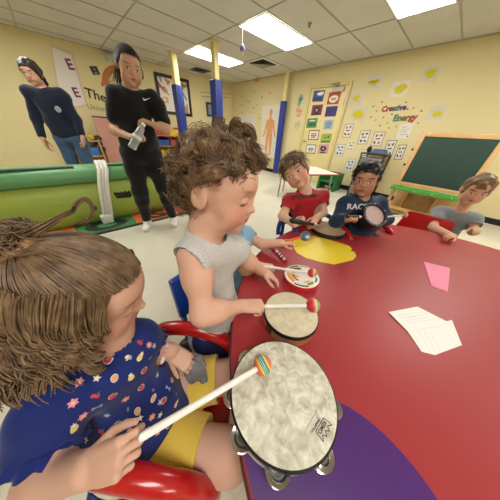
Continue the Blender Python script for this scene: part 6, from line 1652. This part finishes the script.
# ------------------------------------------------------------------ boy in the red t-shirt
def boy_red():
    S = Sdf(); sk = 'd8ae98'
    c = P(295.5, 171, 1.13); v = nrm(EYE-c)
    fw = v*.94+camvec(-.14, -.26, 0); up = camvec(-.52, .80, -.25)
    hd = Head(S, c, fw, up, .205, lips='b8706c', eyes='4a3a34', brow='7a5a40', cheek='d88f7c', fine=.0040, lash='4a352a', look=(0, -.006), browt=.8, chub=1.05)
    nk = P(305, 190, 1.205); sR = P(289.5, 201, 1.21); sL = P(322, 197, 1.28); pel = P(306, 231, 1.42)
    S.cap(hd.L(0, -.10, -.22), nk, .042, .045, .03)
    M, tu, tf, tx = torso(S, pel, nk, sR, sL, .098, .088, .072, shr=.033, belly=.01)
    eR, wR = P(282.5, 216, 1.19), P(294, 224.5, 1.125)
    eL, wL = P(323, 213, 1.25), P(316.5, 217.5, 1.17)
    limb(S, [sR, eR, wR], [.034, .029, .022], .02); limb(S, [sL, eL, wL], [.034, .029, .022], .02)
    hand(S, wR, camvec(.85, .32, -.2), camvec(-.2, -.55, -.75), .11, -1, [(45, 55, 30), (48, 60, 30), (52, 60, 30), (55, 60, 30)], 'grip', fine=.0032)
    hand(S, wL, camvec(-.45, -.75, -.3), camvec(.4, .45, -.75), .11, 1, [(30, 40, 20)]*4, 'relax', fine=.0032)
    hipR, hipL = pel+tx*.05, pel-tx*.05; fl = nrm(A(tf[0], tf[1], 0))
    for h_, q in ((hipR, tx), (hipL, -tx)):
        k_ = h_+fl*.22+A(0, 0, -.03); a_ = A(k_[0], k_[1], .05)+fl*.02
        limb(S, [h_, k_, a_], [.062, .046, .032], .03)
        S.cap(a_, a_+fl*.10-A(0, 0, .02), .03, .022, .02)
    body, _ = skin_body('person', S, .0075, sk)
    tag(body, 'boy with tilted head in red t-shirt sitting behind the tan frame drum', 'person')
    C_ = Sdf(); torso(C_, pel, nk, sR, sL, .108, .104, .080, inf=.010, shr=.034, belly=.012)
    mix = lambda a, b, t: a*(1-t)+b*t
    C_.cap(sR, mix(sR, eR, .62), .044, .050, .02); C_.cap(sL, mix(sL, eL, .62), .044, .050, .02); C_.cap(nk-tu*.01, nk-tu*.05, .052, .07, .03)
    C_.clip += [rod(nk+tu*.006+tf*.012, nk+tu*.2+tf*.05, .049), half(pel-tu*.05, -tu), ball(mix(sR, eR, .95), .068), ball(mix(sL, eL, .95), .068), rod(eR, wR, .045), rod(eL, wL, .045)]
    C_.wob = ripple(.0018, [((.4, .3, .8), 60), ((.1, .8, -.5), 48), ((.6, -.4, .3), 75)])
    _, tmb = garment('t_shirt', C_, .006, cloth('tee_red', 'a81d26', var=.12, scale=16), body)
    tree = bvh_of(tmb); nn = nrm(EYE-P(306, 206, 1.2)); m_pr = mm('tee_print', '1f1214')
    def lett(text, px, py, wpx, rot, b):
        c_ = P(px, py, 1.14); x0 = nrm(AR-nn*(AR@nn)); y0 = np.cross(nn, x0); x = x0*math.cos(rot)+y0*math.sin(rot); y = np.cross(nn, x)
        v, f = glyphs(text, 1, bold=.03); s_ = wpx*1.2/173/(v[:, 0].max()-v[:, 0].min()); stick_on(b, tree, v*s_*np.array([1, 1.15, 1]), f, c_, x, y, nn, 0, .0015, .012, .4)
    b = MB(); lett('SPIDER-MAN', 306, 196.2, 27, .13, b)
    if b.f: b.build('shirt_lettering', m_pr, body, smooth=False)
    C_ = Sdf(); C_.ell(pel+tu*.01, np.array([.112, .09, .07]), M, .03)
    for h_ in (hipR, hipL): k_ = h_+fl*.22+A(0, 0, -.03); C_.cap(h_, mix(h_, k_, .8), .070, .060, .03)
    C_.clip += [half(pel+tu*.06, tu)]
    garment('shorts', C_, .007, cloth('shorts_black', '16161a'), body)
    # short tousled hair
    hair_cap(hd, body, hair_mat('hair_boy', '664d35', '866b4c'), grow=.035, top=.05, ears=.13, lump=.04, h=.004, nrmv=(0, .80, -.60), pt=(0, .42, .24))
    rng = np.random.default_rng(21); Pt = []; s = np.linspace(0, 1, 10)[:, None]; rad = A(.375, .455, .395); c0 = A(0, -.05, .10)
    while len(Pt) < 900:
        v = rng.normal(size=3); v /= np.linalg.norm(v)
        if v[2] < -.45 or (v[1]*.455-.05-.42)*.80-(v[2]*.4+.10-.22)*.60 > -.02 or (abs(v[0]) > .6 and v[2] < .15): continue
        r0 = c0+v*(rad+.03); fwdc = A(-.45*np.sign(v[0]+.2)*.3, .40, .25) if v[2] > .2 else A(0, -.1, -.6)
        d = nrm(v*.45+fwdc+rng.normal(size=3)*.22); l = rng.uniform(.10, .20)
        Pt.append(r0+s*d*l+s**2*A(0, .05, -.10))
    link_strands('tousled_hair', hd.c+(np.array(Pt) @ hd.M)*hd.h, np.full(len(Pt), .0013), MATS['hair_boy'], body, .6)
    o = pel-A(0, 0, .0)
    x = -np.cross(A(0, 0, 1), fl); Mc = frameM(A(pel[0], pel[1], 0)+fl*.03, -x if np.dot(-x, tx) > 0 else x, fl, A(0, 0, 1))
    return Mc, pel
Mr, pr_ = boy_red()
child_chair(Mr, m_blue, 'blue plastic chair with round arm loops under the boy in red', seat=max(.2, pr_[2]-.075), back=pr_[2]+.28, w=.34, dp=.28, tube=.018, arm_h=.16)
# ------------------------------------------------------------------ boy in the blue sweatshirt
def boy_blue():
    S = Sdf(); sk = 'b88a6e'
    c = P(366, 179.5, 1.10); v = nrm(EYE-c)
    fw = v*.90+camvec(-.10, -.22, 0); up = camvec(.12, .85, -.35)
    hd = Head(S, c, fw, up, .186, lips='945a50', eyes='241a16', brow='2a1e18', cheek='b67f62', fine=.0038, lash='1d1512', look=(0, -.006), chub=1.06)
    nk = P(362, 197, 1.165); sR = P(346, 204, 1.17); sL = P(378, 204, 1.235); pel = P(357, 236, 1.36)
    S.cap(hd.L(0, -.10, -.22), nk, .042, .046, .03)
    M, tu, tf, tx = torso(S, pel, nk, sR, sL, .104, .094, .074, shr=.033, belly=.012)
    eR, wR = P(336, 221, 1.15), P(348.5, 218.5, 1.065)
    eL, wL = P(386, 220, 1.22), P(379.5, 220, 1.15)
    limb(S, [sR, eR, wR], [.032, .029, .022], .02); limb(S, [sL, eL, wL], [.032, .029, .022], .02)
    hand(S, wR, camvec(.92, .08, .15), camvec(-.1, .45, -.85), .105, -1, [(60, 75, 40), (62, 78, 40), (64, 78, 40), (66, 78, 40)], 'grip', fine=.0032)
    hand(S, wL, camvec(.2, .4, -.1), camvec(.6, .1, -.7), .105, 1, [(60, 75, 40), (62, 78, 40), (64, 78, 40), (66, 78, 40)], 'grip', fine=.0032)
    hipR, hipL = pel+tx*.05, pel-tx*.05; fl = nrm(A(tf[0], tf[1], 0))
    for h_ in (hipR, hipL):
        k_ = h_+fl*.22+A(0, 0, -.03); a_ = A(k_[0], k_[1], .05)+fl*.02
        limb(S, [h_, k_, a_], [.064, .048, .034], .03); S.cap(a_, a_+fl*.10-A(0, 0, .02), .03, .022, .02)
    body, _ = skin_body('person', S, .0075, sk)
    tag(body, 'dark haired boy in navy sweatshirt holding a black framed hand drum upright', 'person')
    mix = lambda a, b, t: a*(1-t)+b*t
    C_ = Sdf(); torso(C_, pel, nk, sR, sL, .108, .098, .080, inf=.010, shr=.036, belly=.014)
    for s_, e_, w_ in ((sR, eR, wR), (sL, eL, wL)): C_.chain([s_, e_, mix(e_, w_, .78)], [.045, .040, .033], .02)
    C_.cap(nk-tu*.005, nk-tu*.05, .052, .07, .03)
    C_.clip += [rod(nk+tu*.012+tf*.012, nk+tu*.2+tf*.05, .047), half(pel-tu*.05, -tu), ball(wR, .026), ball(wL, .026)]
    C_.wob = ripple(.0024, [((.4, .3, .8), 60), ((.1, .8, -.5), 48), ((.6, -.4, .3), 75)])
    _, tmb = garment('sweatshirt', C_, .006, cloth('sweat_navy', '1b3350', var=.15, scale=16), body)
    tree = bvh_of(tmb); nn = nrm(EYE-P(358, 212, 1.2)); b = MB()
    def lett(text, px, py, wpx, hs):
        c_ = P(px, py, 1.10); x = nrm(AR-nn*(AR@nn)); y = np.cross(nn, x); v, f = glyphs(text, 1, bold=.035); s_ = wpx*1.15/173/(v[:, 0].max()-v[:, 0].min()); stick_on(b, tree, v*s_*np.array([1, hs, 1]), f, c_, x, y, nn, 0, .0015, .012, .4)
    lett('RACE', 357.5, 206.8, 17.5, 1.0)
    if b.f: b.build('shirt_lettering', mm('sweat_print', 'd2d3d2'), body, smooth=False)
    C_ = Sdf(); C_.ell(pel+tu*.01, np.array([.112, .09, .07]), M, .03)
    for h_ in (hipR, hipL): k_ = h_+fl*.22+A(0, 0, -.03); a_ = A(k_[0], k_[1], .05)+fl*.02; C_.chain([h_, k_, a_], [.072, .056, .042], .03)
    C_.clip += [half(pel+tu*.06, tu), half(A(0, 0, .075), (0, 0, -1))]
    garment('trousers', C_, .007, cloth('trouser_grey', '2b2d33'), body)
    hair_cap(hd, body, hair_mat('hair_black', '14110f', '221b17'), grow=.025, top=.05, ears=.12, lump=.02, h=.004, nrmv=(0, .80, -.60), pt=(0, .42, .33))
    rng = np.random.default_rng(31); Pt = []; s = np.linspace(0, 1, 9)[:, None]; rad = A(.375, .455, .395); c0 = A(0, -.05, .10)
    while len(Pt) < 900:
        v = rng.normal(size=3); v /= np.linalg.norm(v)
        if v[2] < -.45 or (v[1]*.455-.05-.42)*.80-(v[2]*.4+.10-.33)*.60 > -.02 or (abs(v[0]) > .8 and v[2] < .05): continue
        r0 = c0+v*(rad+.035); d = nrm(v*.5+(A(.25, .35, .30) if v[2] > .2 else A(0, -.1, -.8))+rng.normal(size=3)*.14)
        Pt.append(r0+s*d*rng.uniform(.05, .11)+s**2*A(.02, .04, -.05))
    link_strands('short_hair', hd.c+(np.array(Pt) @ hd.M)*hd.h, np.full(len(Pt), .0014), MATS['hair_black'], body, .6)
    x = np.cross(fl, A(0, 0, 1)); Mc = frameM(A(pel[0], pel[1], 0)+fl*.03, x, fl, A(0, 0, 1))
    return Mc, pel
Mbm, pb_ = boy_blue()
child_chair(Mbm, m_red, 'red plastic chair with arm loops under the boy in navy', seat=max(.2, pb_[2]-.08), back=pb_[2]+.16, w=.34, dp=.28, tube=.018, arm_h=.14)
# ------------------------------------------------------------------ child in pale blue polo behind the boy in grey
def child_polo():
    S = Sdf(); sk = 'd9ab92'
    c = P(233, 207.5, .84); fw = camvec(.95, -.18, .05); up = camvec(.1, .82, -.56)
    hd = Head(S, c, fw, up, .19, lips='c98884', cheek='d99a8a', brow='8a6a50', fine=.0038, chub=1.1)
    nk = P(232, 236, .90); sR = P(236, 247, .865); sL = P(244, 235, 1.00); pel = P(238, 290, 1.06)
    S.cap(hd.L(0, -.10, -.22), nk, .040, .044, .03)
    M, tu, tf, tx = torso(S, pel, nk, sR, sL, .090, .085, .068, shr=.034, belly=.01)
    eL, wL = P(262, 244, .985), P(281, 243, .955)
    eR, wR = P(246, 270, .845), P(259, 266, .815)
    limb(S, [sR, eR, wR], [.034, .029, .022], .02); limb(S, [sL, eL, wL], [.034, .028, .022], .02)
    hand(S, wL, camvec(.97, .10, -.1), camvec(.0, .75, -.65), .108, 1, [(58, 75, 40)]*4, 'grip', fine=.0030)
    hand(S, wR, camvec(.92, -.12, -.1), camvec(-.05, .75, -.65), .108, -1, [(45, 60, 30), (50, 65, 30), (54, 65, 30), (58, 65, 30)], 'grip', fine=.0028)
    hipR, hipL = pel+tx*.05, pel-tx*.05; fl = nrm(A(tf[0], tf[1], 0))
    for h_ in (hipR, hipL):
        k_ = h_+fl*.16+A(0, 0, -.06); a_ = A(k_[0], k_[1], .05)-fl*.02
        limb(S, [h_, k_, a_], [.062, .046, .032], .03); S.cap(a_, a_+fl*.10-A(0, 0, .02), .03, .022, .02)
    body, _ = skin_body('person', S, .0065, sk)
    tag(body, 'child in pale blue polo shirt half hidden behind the boy in the grey tank top', 'person')
    mix = lambda a, b, t: a*(1-t)+b*t
    C_ = Sdf(); torso(C_, pel, nk, sR, sL, .093, .088, .072, inf=.010, shr=.038, belly=.012)
    C_.cap(sR, mix(sR, eR, .55), .048, .052, .02); C_.cap(sL, mix(sL, eL, .55), .046, .050, .02); C_.cap(nk+tu*.005, nk-tu*.05, .050, .07, .03)
    C_.clip += [rod(nk+tu*.018+tf*.012, nk+tu*.2+tf*.05, .047), half(pel-tu*.03, -tu), ball(mix(sR, eR, .92), .064), ball(mix(sL, eL, .92), .064), rod(eL, wL, .042), rod(eR, wR, .042)]
    C_.wob = ripple(.0018, [((.4, .3, .8), 60), ((.1, .8, -.5), 48)])
    mp = cloth('polo_blue', '8db8d8', var=.08, scale=16)
    garment('polo_shirt', C_, .0055, mp, body)
    rg = nk+tu*.012; u_ = tx; w_ = tf
    MB().lathe([(.047, -.012), (.060, -.024), (.064, -.022), (.052, .006), (.048, .006)], 32, M=frameM(rg, u_, w_, tu), closed=True).build('collar', mp, body)
    for k in range(2): MB().lathe([(.005, 0), (.005, .002), (0, .003)], 10, M=frameM(nk-tu*(.03+.03*k)+tf*.085, tx, -tu, tf)).build('button', m_white, body)
    C_ = Sdf(); C_.ell(pel+tu*.01, np.array([.10, .085, .07]), M, .03)
    for h_ in (hipR, hipL): k_ = h_+fl*.16+A(0, 0, -.06); C_.cap(h_, mix(h_, k_, .9), .070, .060, .03)
    C_.clip += [half(pel+tu*.05, tu)]
    garment('shorts', C_, .006, cloth('shorts_navy', '1a2238'), body)
    hair_cap(hd, body, MATS['hair_light'], grow=.03, top=.03, ears=.12, lump=.02, h=.004, nrmv=(0, .80, -.60), pt=(0, .42, .18))
    x = np.cross(fl, A(0, 0, 1)); Mc = frameM(A(pel[0], pel[1], 0)+fl*.0, x, fl, A(0, 0, 1)); return Mc, pel
Mp, pp_ = child_polo()
child_chair(Mp, m_blue, 'blue plastic chair under the child in the pale blue polo shirt', seat=max(.2, pp_[2]-.085), back=pp_[2]+.10, loops=False, w=.30, dp=.26)
# ------------------------------------------------------------------ adult in navy behind the climber, at the left edge
def adult_left():
    S = Sdf(); sk = 'c99a80'; b = A(-4.05, .13, 0); F2 = nrm(A(.9, -.5, 0)); LF = A(-F2[1], F2[0], 0)
    pt = lambda f, l, z: b+F2*f+LF*l+A(0, 0, z)
    hd = Head(S, pt(.03, -.06, 1.56), F2+A(0, 0, -.2), A(0, 0, 1), .225, lips='a8645c', eyes='3a2a22', adult=True, fine=.006)
    nk, pel, sR, sL = pt(0, -.04, 1.42), pt(-.02, 0, .92), pt(0, -.20, 1.37), pt(0, .14, 1.37)
    S.cap(hd.L(0, -.1, -.25), nk, .05, .056, .03)
    M, tu, tf, tx = torso(S, pel, nk, sR, sL, .16, .14, .10, shr=.05, k=.06)
    eR, wR, eL, wL = pt(.02, -.27, 1.10), pt(.12, -.25, .88), pt(-.0, .19, 1.12), pt(.07, .21, .93)
    for s_, e_, w_ in ((sR, eR, wR), (sL, eL, wL)): limb(S, [s_, e_, w_], [.05, .04, .028], .03)
    hand(S, wR, A(.1, 0, -1), -LF, .17, 1, (20, 25, 15), fine=.006); hand(S, wL, nrm(F2*.5-A(0, 0, .8)), LF, .17, -1, (20, 25, 15), fine=.006)
    fe = []
    for l in (-.09, .11):
        h_, k_, a_ = pt(-.02, l, .88), pt(.03, l*1.05, .48), pt(-.02, l*1.1, .09); limb(S, [h_, k_, a_], [.085, .058, .038], .04); fe.append((h_, k_, a_))
    body, _ = skin_body('person', S, .012, sk)
    tag(body, 'adult in navy long sleeved top and blue jeans behind the climber', 'person')
    C_ = Sdf(); torso(C_, pel, nk, sR, sL, .165, .145, .105, inf=.02, shr=.052, k=.06)
    for s_, e_, w_ in ((sR, eR, wR), (sL, eL, wL)): C_.chain([s_, e_, e_*.2+w_*.8], [.066, .056, .045], .03)
    C_.clip += [rod(nk+tu*.02, nk+tu*.3, .062), half(pel-tu*.02, -tu)]; C_.wob = ripple(.003, [((.4, .3, .8), 34), ((.1, .8, -.5), 28)])
    garment('long_sleeved_top', C_, .010, cloth('top_navy', '151c30', bscale=150), body)
    C_ = Sdf(); C_.ell(pel, (.17, .12, .13), M, .05)
    for h_, k_, a_ in fe: C_.chain([h_, k_, a_], [.098, .074, .056], .05)
    C_.clip += [half(A(0, 0, .085), (0, 0, -1)), half(pel+tu*.1, tu)]; C_.wob = ripple(.003, [((.4, .3, .8), 30)])
    garment('jeans', C_, .010, cloth('jeans_blue', '3f5878', var=.25, scale=14, bscale=200), body)
    for h_, k_, a_ in fe:
        C_ = Sdf(); C_.ell(A(a_[0], a_[1], .045), (.045, .06, .05), None, .02); C_.cap(A(a_[0], a_[1], .035), A(a_[0], a_[1], .032)+F2*.13, .042, .034, .02); C_.clip += [half(A(0, 0, .001), (0, 0, -1))]
        garment('shoe', C_, .007, mat('shoe_grey', '56565a', rough=.6), body)
    hair_cap(hd, body, m_hair_dark, grow=.05, top=.04, ears=0, lump=.03, h=.007, nrmv=(0, .80, -.60), pt=(0, .40, .24), extra=[((0, -.30, -.25), (.33, .2, .45))])
    nn = nrm(A(.9, .2, 0)); 
    MB().lathe([(0, .0), (.032, .0), (.034, .004), (0, .006)], 20, M=frameM(pt(.145, .10, 1.22), nrm(np.cross((0, 0, 1), F2)), (0, 0, 1), F2)).build('round_badge', mm('badge', '8a8f96'), body)
adult_left()
# ------------------------------------------------------------------ child at the right end of the table, and the empty red chair
def child_right():
    S = Sdf(); sk = 'd0a085'
    c = P(476, 190, 1.33); fw = nrm(A(TC[0], TC[1], .55)-c); hd = Head(S, c, fw, A(0, 0, 1), .20, lips='b8706c', eyes='3a2a22', brow='5a4030', fine=.0042)
    nk = c+A(0, .03, -.165); fl = nrm(A(fw[0], fw[1], 0)); rt = np.cross(fl, A(0, 0, 1))
    sR, sL = nk+rt*.105+A(0, 0, -.055), nk-rt*.105+A(0, 0, -.055); pel = nk-fl*.06+A(0, 0, -.33)
    S.cap(hd.L(0, -.1, -.22), nk, .042, .045, .03); M, tu, tf, tx = torso(S, pel, nk, sR, sL, .10, .095, .075, shr=.036)
    wR, wL = P(453, 237, 1.22), A(TC[0], TC[1], 0)*.15+sL*.85+A(0, 0, -.11)
    eR = (sR+wR)/2+rt*.05+A(0, 0, -.05); wL = sL+fl*.16-rt*.0+A(0, 0, -.10); wL[2] = max(wL[2], .60); eL = (sL+wL)/2-rt*.03+A(0, 0, -.06)
    limb(S, [sR, eR, wR], [.034, .029, .022], .02); limb(S, [sL, eL, wL], [.034, .029, .022], .02)
    hand(S, wR, camvec(-.9, .1, -.3), camvec(.1, .8, -.5), .105, -1, (40, 50, 30), fine=.0032); hand(S, wL, fl, A(0, 0, 1), .105, 1, (20, 25, 15), fine=.004)
    fe = []
    for q in (1, -1):
        h_ = pel+rt*q*.05; k_ = h_+fl*.20+A(0, 0, -.03); a_ = A(k_[0], k_[1], .05); limb(S, [h_, k_, a_], [.062, .046, .032], .03); S.cap(a_, a_+fl*.1-A(0, 0, .02), .03, .022, .02); fe.append((h_, k_, a_))
    body, _ = skin_body('person', S, .008, sk)
    tag(body, 'child at the right end of the table whose hand rests by the red chair', 'person')
    mix = lambda a, b, t: a*(1-t)+b*t
    C_ = Sdf(); torso(C_, pel, nk, sR, sL, .105, .10, .08, inf=.011, shr=.040)
    C_.cap(sR, mix(sR, eR, .55), .048, .052, .02); C_.cap(sL, mix(sL, eL, .55), .048, .052, .02)
    C_.clip += [rod(nk+tu*.008, nk+tu*.2, .048), half(pel-tu*.04, -tu), ball(mix(sR, eR, .95), .064), ball(mix(sL, eL, .95), .064)]
    garment('t_shirt', C_, .0065, cloth('tee_grey', '7f868c'), body)
    C_ = Sdf(); C_.ell(pel, (.108, .085, .08), M, .03)
    for h_, k_, a_ in fe: C_.chain([h_, k_, a_], [.072, .056, .042], .03)
    C_.clip += [half(pel+tu*.06, tu), half(A(0, 0, .075), (0, 0, -1))]
    garment('trousers', C_, .008, cloth('trouser_blue', '2d3a52'), body)
    hair_cap(hd, body, MATS['hair_boy'], grow=.04, top=.05, ears=.12, lump=.03, h=.005, nrmv=(0, .80, -.60), pt=(0, .42, .18))
    return frameM(A(pel[0], pel[1], 0)+fl*.03, rt, fl, A(0, 0, 1)), pel
Mq, pq_ = child_right()
child_chair(Mq, m_blue, 'blue plastic chair under the child at the right end of the table', seat=max(.2, pq_[2]-.08), back=pq_[2]+.12, loops=False, w=.30, dp=.27)
# wide red chair with its back to the easel
t = tag(empty('red_chair', (.02, 2.2, 0)), 'wide red plastic chair with a solid slanted back, between the table and the easel', 'chair')
qa, qb = onz(392, 229, .40), onz(405, 212, .60)
x0, x1, yb = -.16, .20, 2.16
MB().prism([(-.20, .30), (.20, .30), (.17, .60), (.155, .615), (-.125, .615), (-.14, .60)], 0, .035, M=frameM((.03, 2.02, 0), (1, 0, 0), (0, .10, 1), (0, -1, .1))).build('backrest', m_red, t, angle=30)
MB().box((-.16, 2.03, .30), (.22, 2.36, .325), .010).build('seat', m_red, t)
for sx in (-.14, .20):
    for y in (2.05, 2.33): MB().tube([(sx, y, .30), (sx*1.05, y, 0)], [.017, .017], 12).build('leg', m_red, t)
